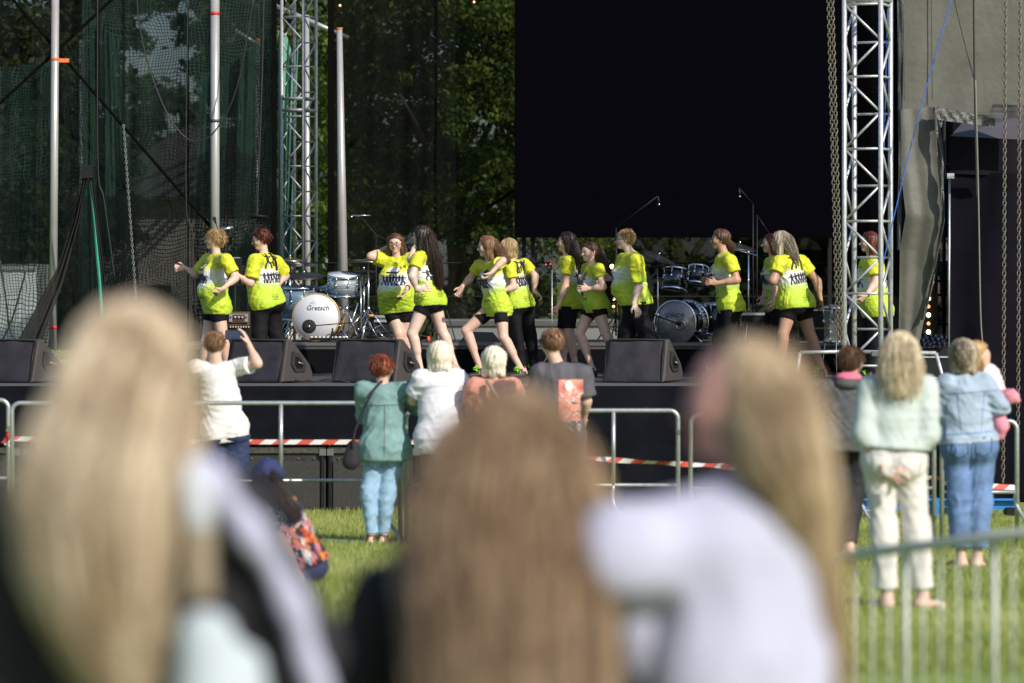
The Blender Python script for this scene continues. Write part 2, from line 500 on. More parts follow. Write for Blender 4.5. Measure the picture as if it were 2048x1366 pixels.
def strand_tubes(paths, r0, r1, rs):
    """paths (n, m, 3) -> 3-sided tapered tubes with one random value per strand"""
    n, m, _ = paths.shape
    T = np.gradient(paths, axis=1); T /= np.linalg.norm(T, axis=2, keepdims=True) + 1e-9
    a = rs.randn(n, 1, 3); u = np.cross(T, a); u /= np.linalg.norm(u, axis=2, keepdims=True) + 1e-9
    w = np.cross(T, u); rad = np.linspace(r0, r1, m)[None, :, None] * (0.7 + 0.6 * rs.rand(n, 1, 1))
    V = np.stack([paths + rad * (math.cos(t) * u + math.sin(t) * w) for t in (0, 2.094, 4.189)], 2)
    idx = np.arange(n * m * 3).reshape(n, m, 3)
    F = np.concatenate([np.stack([idx[:, :-1, k], idx[:, :-1, (k + 1) % 3], idx[:, 1:, (k + 1) % 3], idx[:, 1:, k]], -1).reshape(-1, 4) for k in range(3)])
    rnd = np.repeat((rs.rand(n) - 0.5) * 0.5, m * 3)
    return V.reshape(-1, 3), F, rnd

def fig_polys(seed, h=0.13):
    """small dancing silhouette: list of strips in (x,z)"""
    rs = np.random.RandomState(seed); out = []
    def strip(pts, w):
        p = np.array(pts, float) * h; q = []
        for i in range(len(p) - 1):
            d = unit(np.r_[p[i + 1] - p[i], 0])[:2]; nn = np.array([-d[1], d[0]]) * w * h / 2
            q.append([p[i] + nn, p[i] - nn, p[i + 1] - nn, p[i + 1] + nn])
        out.extend(q)
    th = np.linspace(0, 6.283, 7)[:-1]
    out.append([np.array([0.02 + 0.075 * math.cos(t), 0.92 + 0.085 * math.sin(t)]) * h for t in th])
    strip([(0, 0.85), (0, 0.62), (rs.uniform(-.04, .04), 0.45)], 0.2)
    a, b2 = rs.uniform(-.3, 1, 2)
    strip([(0, 0.78), (-0.2, 0.7 + a * .12), (-0.3, 0.7 + a * .33)], 0.075)
    strip([(0, 0.78), (0.2, 0.7 + b2 * .12), (0.34, 0.7 + b2 * .3)], 0.075)
    k1, k2 = rs.uniform(0.05, 0.22, 2)
    strip([(-0.02, 0.48), (-k1, 0.25), (-k1 - rs.uniform(-.1, .12), 0.0)], 0.105)
    strip([(0.02, 0.48), (k2, 0.26), (k2 + rs.uniform(-.08, .12), 0.02)], 0.105)
    return out

def project(polys, tvh, front, bv, frame, off=0.004, shear=0.0):
    """polys in metres (x across the chest, z up) -> points on the cloth"""
    hip, L, up, Fw = frame; V = []; F = []
    for pl in polys:
        pts = []
        for x, z in pl:
            x2 = x + shear * z
            xs = x2 if front else -x2
            o = hip + L * (xs + tvh[0] * 1) + up * (z + tvh[1]) + Fw * (0.6 if front else -0.6)
            dr = -Fw if front else Fw
            h = bv.ray_cast(Vector(o), Vector(dr))
            if h[0] is None: pts = None; break
            pts.append(np.array(h[0]) - dr * off)
        if pts is None: continue
        F.append(tuple(range(len(V), len(V) + len(pts)))); V += pts
    return V, F

TEXT_CACHE = {}
def tp(s, size, shear=0.0):
    k = (s, size, shear)
    if k not in TEXT_CACHE: TEXT_CACHE[k] = text_poly(s, size, shear)
    return TEXT_CACHE[k]

def hand(ps, w, u, n, curl=0.6, sc=1.0, spread=0.0, left=True):
    """wrist w, direction u, palm normal n (towards which the fingers curl)"""
    u = unit(u); n = unit(n - u * np.dot(n, u)); sd = np.cross(u, n) * (1 if left else -1)
    ps.append(prim(w, w + u * 0.03 * sc, 0.021 * sc, 0.019 * sc, w=sd, s=1.25, k=0.012))
    ps.append(prim(w + u * 0.03 * sc, w + u * 0.075 * sc, 0.016 * sc, 0.015 * sc, w=sd, s=2.3, k=0.012))
    for i, (o, l) in enumerate(((-.031, .85), (-.0105, 1.0), (.0105, .95), (.031, .75))):
        p = w + u * 0.085 * sc + sd * o * sc; a = curl * 0.5; dr = unit(u + sd * o * spread * 18)
        for seg in (.040, .026, .021):
            v = dr * math.cos(a) + n * math.sin(a); q = p + v * seg * l * sc
            ps.append(prim(p, q, 0.0092 * sc, 0.0085 * sc, k=0.005)); p = q; a += curl * 0.95
    p = w + u * 0.025 * sc - sd * 0.028 * sc; v = unit(u * 0.75 - sd * 0.75 + n * 0.35)
    q = p + v * 0.04 * sc; ps.append(prim(p, q, 0.012 * sc, 0.011 * sc, k=0.008))
    v = unit(u * 0.95 - sd * 0.2 + n * (0.3 + curl * 0.4)); ps.append(prim(q, q + v * 0.032 * sc, 0.0105 * sc, 0.009 * sc, k=0.005))

def person(label, d, J, yaw, hyaw=None, hpitch=0.0, skin=None, H=1.66, fat=1.0, belly=0.0, bust=1.0, cat='person',
           group=None, top=None, bottom=None, shoes='trainer', hair=None, glasses=False, vox=0.011, floor=None,
           hands=((0.9, None), (0.9, None)), prints=True, heel=(None, None), seed=1, toe=(None, None), headr=1.0,
           mouth=True, shw=1.0, watch=None):
    """J joints in photo pixels; third value: sign of the depth offset the bone takes (+ away). Returns dict."""
    skin = skin or skin_a; k_ = H / 1.66
    if hyaw is None: hyaw = yaw
    fl = FLOOR if floor is None else floor
    hip = P(*J['hip'][:2], d); nk = P(*J['neck'][:2], d + (J['neck'][2] if len(J['neck']) > 2 else 0))
    up = unit(nk - hip); ya = R(yaw)
    Fw = np.array([math.sin(ya), -math.cos(ya), 0]); Fw = unit(Fw - up * (Fw @ up)); L = unit(np.cross(up, Fw)) * 1.0
    if L @ np.array([math.cos(ya), math.sin(ya), 0]) < 0: L = -L
    tl = np.linalg.norm(nk - hip)
    hy = R(hyaw); hp = R(hpitch)
    hF = np.array([math.sin(hy) * math.cos(hp), -math.cos(hy) * math.cos(hp), math.sin(hp)])
    hL = np.array([math.cos(hy), math.sin(hy), 0]); hU = unit(np.cross(hF, hL)) ; hU = hU if hU[2] > 0 else -hU
    hc = P(*J['head'][:2], nk[1] + (J['head'][2] if len(J['head']) > 2 else 0))
    def chain(st, j, ln):
        if j is None: return None
        sg = j[2] if len(j) > 2 else 0
        q = P(j[0], j[1], st[1]); pr = math.hypot(q[0] - st[0], q[2] - st[2])
        dd = math.sqrt(max(0, ln * ln - pr * pr)) * sg
        return P(j[0], j[1], st[1] + dd)
    shp = {}
    for sd, sg in (('l', 1), ('r', -1)):
        shp[sd] = nk + L * sg * 0.165 * k_ * shw - up * 0.055 * k_
        if sd + 's' in J: shp[sd] = P(*J[sd + 's'][:2], shp[sd][1] + (J[sd + 's'][2] if len(J[sd + 's']) > 2 else 0))
    el = {s: chain(shp[s], J[s + 'e'], 0.29 * k_) for s in 'lr'}
    wr = {s: chain(el[s], J[s + 'w'], 0.245 * k_) for s in 'lr'}
    hj = {s: hip + L * g * 0.088 * k_ - up * 0.02 for s, g in (('l', 1), ('r', -1))}
    kn = {s: chain(hj[s], J[s + 'k'], 0.42 * k_) for s in 'lr'}
    an = {s: chain(kn[s], J[s + 'a'], 0.40 * k_) for s in 'lr'}
    for i, s in enumerate('lr'):
        if heel[i] is None: an[s][2] = fl + 0.085 * k_
        else: an[s][2] = max(fl + 0.085 * k_, an[s][2]) if heel[i] == 'px' else fl + heel[i]
    root = thing('person', label, cat, (hip[0], hip[1], fl), group)
    f = fat * k_
    # --- body, one skin
    B = []
    A = B.append
    A(prim(hip + L * .075 * f, hip - L * .075 * f, .108 * f, k=.04))
    A(prim(hip, hip + up * .42 * tl, .102 * f, .094 * f, w=L, s=1.28, k=.05))
    A(prim(hip + up * .42 * tl, nk - up * .13 * k_, .098 * f, .092 * f, w=L, s=1.32, k=.05))
    for s, g in (('l', 1), ('r', -1)):
        A(prim(nk - up * .07 * k_, shp[s] - up * .005, .062 * k_, .052 * f, k=.04))
        A(prim(hip - Fw * .055 * f + L * g * .075 * f - up * .04, ra=.095 * f, k=.04))
        if bust: A(prim(nk - up * .225 * k_ + Fw * .085 * f + L * g * .075 * f, ra=.066 * f * bust, k=.04))
        A(prim(shp[s], el[s], .050 * f, .038 * f, k=.03)); A(prim(el[s], wr[s], .0385 * f, .0245 * k_, k=.02))
        A(prim(el[s] + (wr[s] - el[s]) * .12, el[s] + (wr[s] - el[s]) * .4, .040 * f, .035 * f, k=.03))
        A(prim(hj[s], kn[s], .088 * f, .056 * f, k=.035)); A(prim(kn[s], an[s], .050 * f, .034 * k_, k=.025))
        back = unit(np.cross(unit(an[s] - kn[s]), L)); back = -back if back @ Fw > 0 else back
        A(prim(kn[s] + (an[s] - kn[s]) * .16 + back * .016, kn[s] + (an[s] - kn[s]) * .45 + back * .012, .052 * f, .044 * f, k=.03))
    if belly: A(prim(hip + up * .26 * tl + Fw * .05 * f, ra=.125 * f * (0.9 + belly * .25), w=L, s=1.2, k=.06))
    A(prim(nk - up * .03, hc - hU * .07 - hF * .012, .054 * k_, .05 * k_, k=.03))
    q = headr * .95 * (0.5 + 0.5 * k_)
    A(prim(hc + hU * .022 * q - hF * .012 * q, ra=.087 * q, w=hF, s=1.16, w2=hU, s2=1.06, k=.02))
    A(prim(hc - hU * .045 * q + hF * .03 * q, hc - hU * .088 * q + hF * .062 * q, .056 * q, .026 * q, w=hL, s=1.15, k=.03))
    A(prim(hc + hF * .088 * q + hU * .004 * q, hc + hF * .108 * q - hU * .030 * q, .010 * q, .0135 * q, k=.009))
    A(prim(hc + hF * .082 * q + hU * .022 * q + hL * .03 * q, hc + hF * .082 * q + hU * .022 * q - hL * .03 * q, .011 * q, k=.012))
    A(prim(hc + hF * .088 * q - hU * .058 * q + hL * .012 * q, hc + hF * .088 * q - hU * .058 * q - hL * .012 * q, .009 * q, k=.01))
    for g in (1, -1):
        A(prim(hc + hL * g * .077 * q - hF * .005 * q - hU * .028 * q, hc + hL * g * .081 * q - hF * .012 * q + hU * .016 * q, .010 * q, .013 * q, w=hF, s=1.3, k=.006))
        A(prim(hc + hL * g * .040 * q + hF * .062 * q - hU * .022 * q, ra=.026 * q, k=.025))
    for g in (1, -1): A(prim(hc + hL * g * .031 * q + hF * .098 * q + hU * .004 * q, ra=.012 * q, k=.012, sub=True))
    for i, s in enumerate('lr'):
        c, n = hands[i]
        u = unit(wr[s] - el[s])
        n = Fw * 0.6 - L * (1 if s == 'l' else -1) * 0.6 if n is None else np.array(n, float)
        hd = J.get(s + 'h')
        if hd is not None: u = unit(P(hd[0], hd[1], wr[s][1] + (hd[2] if len(hd) > 2 else 0)) - wr[s])
        hand(B, wr[s], u, n, c, 1.05 * k_, 0.3, s == 'l')
    feet = {}
    for i, s in enumerate('lr'):
        if toe[i] is not None:
            ta = R(toe[i][0]); ft = np.array([math.sin(ta), -math.cos(ta), toe[i][1]])
        else:
            ft = np.array([Fw[0], Fw[1], 0]);
        ft = unit(ft); feet[s] = ft
        hl_ = an[s] - np.array([0, 0, .045 * k_]) - ft * .03 * k_
        A(prim(an[s], hl_, .034 * k_, .032 * k_, k=.02))
        A(prim(hl_ + ft * .02, hl_ + ft * .17 * k_ - np.array([0, 0, .012 * k_]), .034 * k_, .022 * k_, w=np.cross(ft, [0, 0, 1.]), s=1.35, k=.02))
    V, F = sdf_mesh(B, vox)
    obj('body', V, F, skin, root, True)
    # --- face
    m_ = MB()
    for g in (1, -1):
        MB().ball(hc + hL * g * .031 * q + hF * .086 * q + hU * .003 * q, .0085 * q, 8).build('eye', m_eye, root, True)
        eb = hc + hL * g * .033 * q + hF * .094 * q + hU * .024 * q
        MB().tube([eb - hL * .016 * q - hU * .002, eb + hU * .003, eb + hL * .016 * q - hU * .004], .0026, 5).build('eyebrow', m_brow, root, True)
    if mouth:
        m_.tube([hc + hF * .083 * q - hU * .058 * q + hL * .022 * q, hc + hF * .097 * q - hU * .056 * q, hc + hF * .083 * q - hU * .058 * q - hL * .022 * q], .0055 * q, 6)
        m_.build('mouth', m_lip, root, True)
    if glasses:
        g_ = MB()
        for g in (1, -1):
            c = hc + hL * g * .034 * q + hF * .113 * q + hU * .002 * q
            g_.tube([c + .026 * q * (hL * math.cos(t) + hU * .85 * math.sin(t)) for t in np.linspace(0, 6.283, 13)[:-1]], .0028, 5, closed=True)
            g_.tube([c + hL * g * .026 * q, c + hL * g * .045 * q - hF * .02, hc + hL * g * .084 * q - hF * .01 * q + hU * .004], .0024, 5)
        g_.tube([hc + hF * .115 * q + hL * .009, hc + hF * .115 * q - hL * .009], .0025, 5)
        g_.build('glasses', m_frame, root, True)
    frame = (hip, L, up, Fw)
    # --- top
    out = dict(root=root, hip=hip, nk=nk, up=up, L=L, Fw=Fw, hc=hc, hF=hF, hU=hU, hL=hL, sh=shp, el=el, wr=wr, kn=kn, an=an, tl=tl, q=q, skin=skin)
    if top:
        t = dict(sleeve=0.62, hem=-0.02, infl=0.018, mat=m_neon, name='t_shirt', flare=0.0, wr=0.006, neon=top.get('mat') is None, amp=0.0)
        t.update(top); inf = t['infl']; T = []; A = T.append
        hemp = hip + up * t['hem']
        
        A(prim(hemp - up * .20 - Fw * .018 * f, hip + up * .02 - Fw * .018 * f, .122 * f + inf * .8 + t['flare'], .122 * f + inf * .8 + t['flare'], w=L, s=1.38, k=.03))
        A(prim(hip + L * .075 * f, hip - L * .075 * f, .112 * f + inf, k=.03))
        A(prim(hip + up * .06, hip + up * .42 * tl, .106 * f + inf + t['flare'] * .6, .10 * f + inf, w=L, s=1.26, k=.04))
        A(prim(hip + up * .42 * tl, nk - up * .13 * k_, .103 * f + inf, .094 * f + inf, w=L, s=1.34, k=.05))
        if belly: A(prim(hip + up * .26 * tl + Fw * .05 * f, ra=.125 * f * (0.9 + belly * .25) + inf, w=L, s=1.2, k=.06))
        for s, g in (('l', 1), ('r', -1)):
            if bust: A(prim(nk - up * .225 * k_ + Fw * .085 * f + L * g * .075 * f, ra=.066 * f * bust + inf, k=.05))
            A(prim(hip - Fw * .052 * f + L * g * .07 * f - up * .04, ra=.097 * f + inf, k=.03))
            A(prim(nk - up * .072 * k_, shp[s] - up * .005, .058 * k_ + inf * .9, .052 * f + inf * .8, k=.04))
            sv = t['sleeve']; ar = el[s] - shp[s]
            if sv <= 1.0:
                cp = shp[s] + ar * sv
                A(prim(shp[s], shp[s] + ar * min(1, sv + .25), .054 * f + inf, .050 * f + inf * 1.5, k=.03, cuts=[(cp, unit(ar))]))
            else:
                A(prim(shp[s], el[s], .054 * f + inf, .044 * f + inf, k=.03))
                fr = wr[s] - el[s]; cp = el[s] + fr * (sv - 1)
                A(prim(el[s], wr[s], .044 * f + inf, .030 * f + inf, k=.03, cuts=[(cp, unit(fr))]))
        V, F = sdf_mesh(T, vox, cuts=[(hemp - up * .055, unit(-up + (t.get('tilt', 0)) * L))])
        hn = unit(-up + (t.get('tilt', 0)) * L)
        V = wrinkle(V, F, t['wr'], 30, seed, hip, up, [(hemp - up * .055, hn, .5)] + ([(shp[s] + (el[s] - shp[s]) * t['sleeve'], unit(el[s] - shp[s]), .11 * f) for s in 'lr'] if t['sleeve'] <= 1 else []))
        rel = V - hip
        vv = (rel @ up) / tl; uu = (rel @ L) / (.17 * f)
        slv = np.zeros(len(V))
        for s in 'lr':
            a, b = shp[s], el[s]; ab = b - a; tt = np.clip(((V - a) @ ab) / (ab @ ab), 0, 1)
            ds = np.linalg.norm(V - a - tt[:, None] * ab, axis=1)
            slv = np.maximum(slv, np.clip((tt - .08) * 8, 0, 1) * np.clip((.105 * f - ds) * 60, 0, 1))
        tv = np.stack([uu, vv, slv], 1)
        o = obj(t['name'], V, F, t['mat'], root, True, attrs={'tv': ('FLOAT_VECTOR', tv)})
        out['top'] = o; out['topVF'] = (V, F)
        if t['neon'] and prints:
            bv = BVHTree.FromPolygons([tuple(v) for v in V], [tuple(q_) for q_ in F])
            out['bv'] = bv; out['frame'] = frame
            PN = {'navy': ([], []), 'black': ([], []), 'white': ([], [])}
            def put(key, polys, at_, front, off=.004, shear=0.0):
                v_, f_ = project(polys, at_, front, bv, frame, off, shear)
                n0 = len(PN[key][0]); PN[key][0].extend(v_); PN[key][1].extend([tuple(i + n0 for i in q_) for q_ in f_])
            c = 'navy'
            for j in range(7):
                put(c, fig_polys(seed * 9 + j, .125 * k_), ((j - 3) * .034 * f + .004, .40 * tl), True)
                put('black', fig_polys(seed * 5 + j, .125 * k_), ((j - 3) * .036 * f, .36 * tl), False)
            # chest card with two dancers holding it
            card = [[(-.065, -.022), (.065, -.022), (.065, .028), (-.065, .028)]]
            put('navy', [[(-.074, -.030), (.074, -.030), (.074, .036), (-.074, .036)]], (0, .74 * tl), True, .004, .35)
            put('white', card, (0, .74 * tl), True, .006, .35)
            tx, tf = tp('DANCE', .034, 0.3)
            put('navy', [[tuple(tx[i]) for i in q_] for q_ in tf], (-.005, .725 * tl), True, .008)
            put('navy', [[(z, x * .9) for x, z in pl] for pl in fig_polys(seed + 3, .15)], (-.075, .70 * tl), True)
            put('white', [[(-.06, -.03), (.06, -.03), (.06, .05), (-.06, .05)]], (0, .78 * tl), False, .005, -.3)
            tx2, tf2 = tp('DANCE', .04, 0.2)
            put('black', [[tuple(tx2[i]) for i in q_] for q_ in tf2], (0, .775 * tl), False, .008)
            for j, x in enumerate((-.07, .06, -.035)): put('black', fig_polys(seed * 3 + j, .18), (x, (.62 + .05 * j) * tl), False, .0075)
            tx, tf = tp('decode', .045)
            put('black', [[tuple(tx[i]) for i in q_] for q_ in tf], (.03, .10 * tl), True)
            rs = np.random.RandomState(3)
            for jj in range(3):
                xs = np.linspace(-.06, .05, 16); zs = .012 * np.sin(xs * 160 + jj) * (1.3 - jj * .5) - jj * .022
                put('black', [[(xs[i], zs[i] - .0022), (xs[i + 1], zs[i + 1] - .0022), (xs[i + 1], zs[i + 1] + .0022), (xs[i], zs[i] + .0022)] for i in range(15)], (.02, .09 * tl), False)
            for key, mm, nm in (('navy', m_navy_print, 'silhouette_print'), ('black', m_black_print, 'shirt_lettering'), ('white', m_white_print, 'print_card')):
                v_, f_ = PN[key]
                if f_: tag(obj(nm, np.array(v_), f_, mm, o), kind='stuff')
    # --- bottom
    if bottom:
        b_ = dict(ln=0.45, infl=0.008, mat=m_black, name='shorts', flare=0.0, wr=0.003, rise=.06)
        b_['rise'] = ((top or {}).get('hem', -.02)) - .015
        b_.update(bottom); inf = b_['infl']; T = []; A = T.append
        A(prim(hip + L * .075 * f, hip - L * .075 * f, .110 * f + inf, k=.04))
        A(prim(hip, hip + up * .10, .104 * f + inf, .098 * f + inf, w=L, s=1.28, k=.05))
        for s, g in (('l', 1), ('r', -1)):
            A(prim(hip - Fw * .055 * f + L * g * .075 * f - up * .04, ra=.097 * f + inf, k=.04))
            th = kn[s] - hj[s]; ln = b_['ln']
            if ln <= 1:
                cp = hj[s] + th * ln
                A(prim(hj[s], kn[s], .092 * f + inf, .060 * f + inf + b_['flare'], k=.03, cuts=[(cp, unit(th))]))
            else:
                A(prim(hj[s], kn[s], .092 * f + inf, .060 * f + inf, k=.035))
                sh_ = an[s] - kn[s]; cp = kn[s] + sh_ * (ln - 1)
                A(prim(kn[s], an[s], .058 * f + inf, .040 * f + inf + b_['flare'], k=.03, cuts=[(cp, unit(sh_))]))
                A(prim(kn[s] - (kn[s] - hj[s]) * .08, kn[s] + sh_ * .1, .064 * f + inf, k=.04, cuts=[(cp, unit(sh_))]))
                bk_ = unit(np.cross(unit(sh_), L)); bk_ = -bk_ if bk_ @ Fw > 0 else bk_
                A(prim(kn[s] + sh_ * .16 + bk_ * .016, kn[s] + sh_ * .45 + bk_ * .012, .056 * f + inf, .050 * f + inf, k=.03, cuts=[(cp, unit(sh_))]))
        V, F = sdf_mesh(T, vox, cuts=[(hip + up * b_['rise'], up)])
        V = wrinkle(V, F, b_['wr'], 34, seed + 40, hip, up, [(hj[s] + (kn[s] - hj[s]) * b_['ln'], unit(kn[s] - hj[s]), .14 * f) for s in 'lr'] if b_['ln'] <= 1 else [])
        out['bottomVF'] = (V, F)
        out['bottom'] = obj(b_['name'], V, F, b_['mat'], root, True)
    # --- shoes
    if shoes:
        for s in 'lr':
            ft = feet[s]; sdv = np.cross(ft, [0, 0, 1.])
            hl_ = an[s] - np.array([0, 0, .045 * k_]) - ft * .03 * k_
            if shoes in ('trainer', 'boot'):
                top_ = an[s] + (kn[s] - an[s]) * (.10 if shoes == 'trainer' else .45)
                T = [prim(an[s] - np.array([0, 0, .02]), top_, .040 * k_, .041 * k_, k=.02, cuts=[(an[s] + (kn[s] - an[s]) * (.06 if shoes == 'trainer' else .42), unit(kn[s] - an[s]))]),
                     prim(hl_ + ft * .015, hl_ + ft * .185 * k_ - np.array([0, 0, .010]), .041 * k_, .028 * k_, w=sdv, s=1.3, k=.02)]
                V, F = sdf_mesh(T, .009)
                so_ = obj('shoe' if shoes == 'trainer' else 'boot', V, F, MATS.get('shoe_' + str(seed), m_shoe), root, True)
                T = [prim(hl_ + ft * .01 - np.array([0, 0, .030]), hl_ + ft * .185 * k_ - np.array([0, 0, .026]), .040 * k_, .034 * k_, w=np.array([0, 0, 1.]), s=.42, k=.01)]
                V, F = sdf_mesh(T, .009); obj('sole', V, F, m_sole, so_, True)
                if top and top.get('mat') is None:
                    mb = MB(); c = an[s] + ft * .055 + np.array([0, 0, .005]); rs = np.random.RandomState(seed + 5)
                    for i in range(7):
                        a_ = unit(rs.randn(3) + np.array([0, 0, .6]) + ft * .5)
                        b2 = unit(np.cross(a_, rs.randn(3)))
                        mb.tube([c, c + a_ * .035 + b2 * .02, c + a_ * .055, c + a_ * .035 - b2 * .02, c + ft * .01], .0042, 4)
                    mb.build('lace', m_lace, so_)
            elif shoes == 'sandal':
                mb = MB(); mb.tube([hl_ - np.array([0, 0, .028]), hl_ + ft * .19 * k_ - np.array([0, 0, .028])], .036 * k_, 8)
                V, F = sdf_mesh([prim(hl_ + ft * .0 - np.array([0, 0, .030]), hl_ + ft * .19 * k_ - np.array([0, 0, .028]), .040 * k_, .036 * k_, w=np.array([0, 0, 1.]), s=.35, k=.01)], .009)
                so_ = obj('sandal', V, F, MATS.get('shoe_' + str(seed), m_shoe), root, True)
                V, F = sdf_mesh([prim(hl_ + ft * .12 * k_ - np.array([0, 0, .01]), ra=.034 * k_, w=sdv, s=1.35, k=.01, cuts=[(hl_ + ft * .15, ft), (hl_ + ft * .10, -ft)])], .008)
                obj('strap', V, F, MATS.get('shoe_' + str(seed), m_shoe), so_, True)
    if watch:
        p0 = wr[watch] - unit(wr[watch] - el[watch]) * .01; ax_ = unit(wr[watch] - el[watch])
        MB().lathe([(.029, -.012), (.033, -.009), (.033, .009), (.029, .012)], p0, ax_, 14).build('wristwatch', m_frame, root, True)
    # --- hair
    if hair: add_hair(out, seed=seed, vox=vox, **hair)
    return out

def add_hair(o, style='short', mat_=None, path=(), n=220, wave=0.0, r=.004, seed=1, vox=.011, vol=1.0, fringe=0.35, extra=(), ln=.06, root=None, rp=None, sweep=0.0, locks=True, cpo=.052, fill=.72):
    n = int(n * 1.9); r = r * .8
    hc, hF, hU, hL, q = o['hc'], o['hF'], o['hU'], o['hL'], o['q']
    rs = np.random.RandomState(seed + 77)
    T = []
    cn = unit(hF * .80 - hU * fringe * 1.7)
    cp = hc + hF * cpo * q + hU * .045 * q
    rad = .094 * q * vol
    T.append(prim(hc + hU * .028 * q - hF * .016 * q, ra=rad, w=hF, s=1.14, w2=hU, s2=1.05, k=.02, cuts=[(cp, cn)]))
    if style in ('bob', 'long'): T.append(prim(hc - hF * .035 * q - hU * .02, hc - hF * .045 * q - hU * .075, .075 * q * (vol if style != 'pony' else 1), .06 * q, w=hL, s=1.15, k=.03))
    if style in ('bob', 'long') and locks:
        dn_ = .15 if style == 'long' else .12
        for g in (1, -1): T.append(prim(hc + hL * g * .074 * q + hU * .055 * q - hF * .004 * q, hc + hL * g * .078 * q - hU * dn_ * q - hF * .028 * q, .034 * q, .027 * q, w=hF, s=1.4, k=.02))
    pts = None
    if len(path):
        pts = [hc - hF * .05 * q + hU * .02] + [P(a, b, hc[1] + c) for a, b, c, _ in path]
        rr = [.085 * q] + [x[3] for x in path]
        if style == 'pony': rr[0] = .03
        for i in range(len(pts) - 1): T.append(prim(pts[i], pts[i + 1], rr[i] * fill, rr[i + 1] * fill, k=.02))
    for a, b, r0, r1 in extra: T.append(prim(a, b, r0, r1, k=.02))
    V, F = sdf_mesh(T, vox)
    N = vnormals(V, F); p = V - hc
    th = np.arctan2(p @ hL, -(p @ hF)); gr = np.sin(th * 17 + 2.5 * np.sin(p[:, 2] * 18)) + .6 * np.sin(th * 41 + 7 * p[:, 2])
    V = V + N * (gr * .0042 + .003 * np.sin(p @ np.array([31., 17, 9]) + 3 * np.sin(p @ np.array([11., -23, 14]))))[:, None]
    Vs, Fs, As = [V], [F], [np.zeros(len(V))]; n0 = len(V)
    # strands
    M = 9 if len(path) else 5
    dirs = rs.randn(n * 3, 3); dirs /= np.linalg.norm(dirs, axis=1)[:, None]
    sc = hc + hU * .028 * q - hF * .016 * q
    pt = sc + dirs * rad * 0.97 + (dirs @ hF)[:, None] * hF * .14 * rad
    ok = ((pt - cp) @ cn < 0) & ((pt - hc) @ hU > -.05)
    pt = pt[ok][:n]; dirs = dirs[ok][:n]; n = len(pt)
    if len(path):
        cp_ = curve_pts(pts, M); ru = np.interp(np.linspace(0, 1, M), np.linspace(0, 1, len(rr)), rr)
        off = rs.randn(n, 3) * .5; off /= np.maximum(1, np.linalg.norm(off, axis=1))[:, None]
        paths = cp_[None] + off[:, None, :] * ru[None, :, None] * 1.18
        paths[:, 0] = pt; paths[:, 1] = .5 * (pt + hU * 0.0 + (dirs * .02)) + .5 * paths[:, 1]
        cut = rs.uniform(.75, 1.12, n)
        tt = np.linspace(0, 1, M)
        paths = paths[:, :1] + (paths - paths[:, :1]) * 1.0
        paths[:, -1] += (paths[:, -1] - paths[:, -2]) * (cut - 1)[:, None]
        if wave:
            ph = rs.rand(n, 1) * 6.28
            paths = paths + (np.sin(tt[None, :] * 22 + ph) * wave * tt[None, :] ** .5)[..., None] * unit(np.array([1, .4, .1]))
    else:
        M = 5; flow = -hU * .9 - hF * .45
        tt = np.linspace(0, 1, M)
        tang = flow[None] + sweep * np.array([1., 0, 0])[None] - dirs * (dirs @ flow)[:, None]; tang /= np.linalg.norm(tang, axis=1)[:, None] + 1e-9
        tang = tang + rs.randn(n, 3) * .16
        L_ = ln * rs.uniform(.6, 1.25, n)
        paths = pt[:, None] + (tang * L_[:, None])[:, None] * tt[None, :, None] + (dirs * (L_ * .12 + .006)[:, None])[:, None] * (tt * (1.2 - tt * .8))[None, :, None]
    v, fq, rn = strand_tubes(paths, r, r * .35, rs)
    Vs.append(v); Fs.append(fq + n0); As.append(rn)
    ob = obj('hair', np.vstack(Vs), np.vstack(Fs), mat_, o['root'], True, attrs={'rnd': ('FLOAT', np.concatenate(As))})
    if style == 'pony' and pts is not None:
        MB().lathe([(.02, -.008), (.028, 0), (.02, .008)], pts[1], unit(pts[1] - pts[0]), 10).build('hair_tie', m_frame, ob, True)
    return ob

# ------------------------------------------------------------------ ground
def ground():
    ys = np.r_[np.linspace(-30, 41, 72), 42, 44, 50, 60, 80, 120, 300, 900, 2500]
    xs = np.r_[-900, -200, -60, np.linspace(-14, 14, 57), 60, 200, 900]
    X, Y = np.meshgrid(xs, ys); Z = np.vectorize(gz)(Y) + 0.012 * np.sin(X * 2.1 + Y) * np.sin(Y * 1.3) * (np.abs(X) < 20)
    Z[Y > 41] = 0
    idx = np.arange(X.size).reshape(X.shape)
    F = np.stack([idx[:-1, :-1], idx[:-1, 1:], idx[1:, 1:], idx[1:, :-1]], -1).reshape(-1, 4)
    m = mat('lawn_soil', (0.18, 0.26, 0.045), 0.95, var=0.4, vscale=5, col2=(0.30, 0.38, 0.08), bump=0.6, bscale=120)
    tag(obj('ground', np.stack([X, Y, Z], -1).reshape(-1, 3), F, m, None, True), kind='structure')
ground()

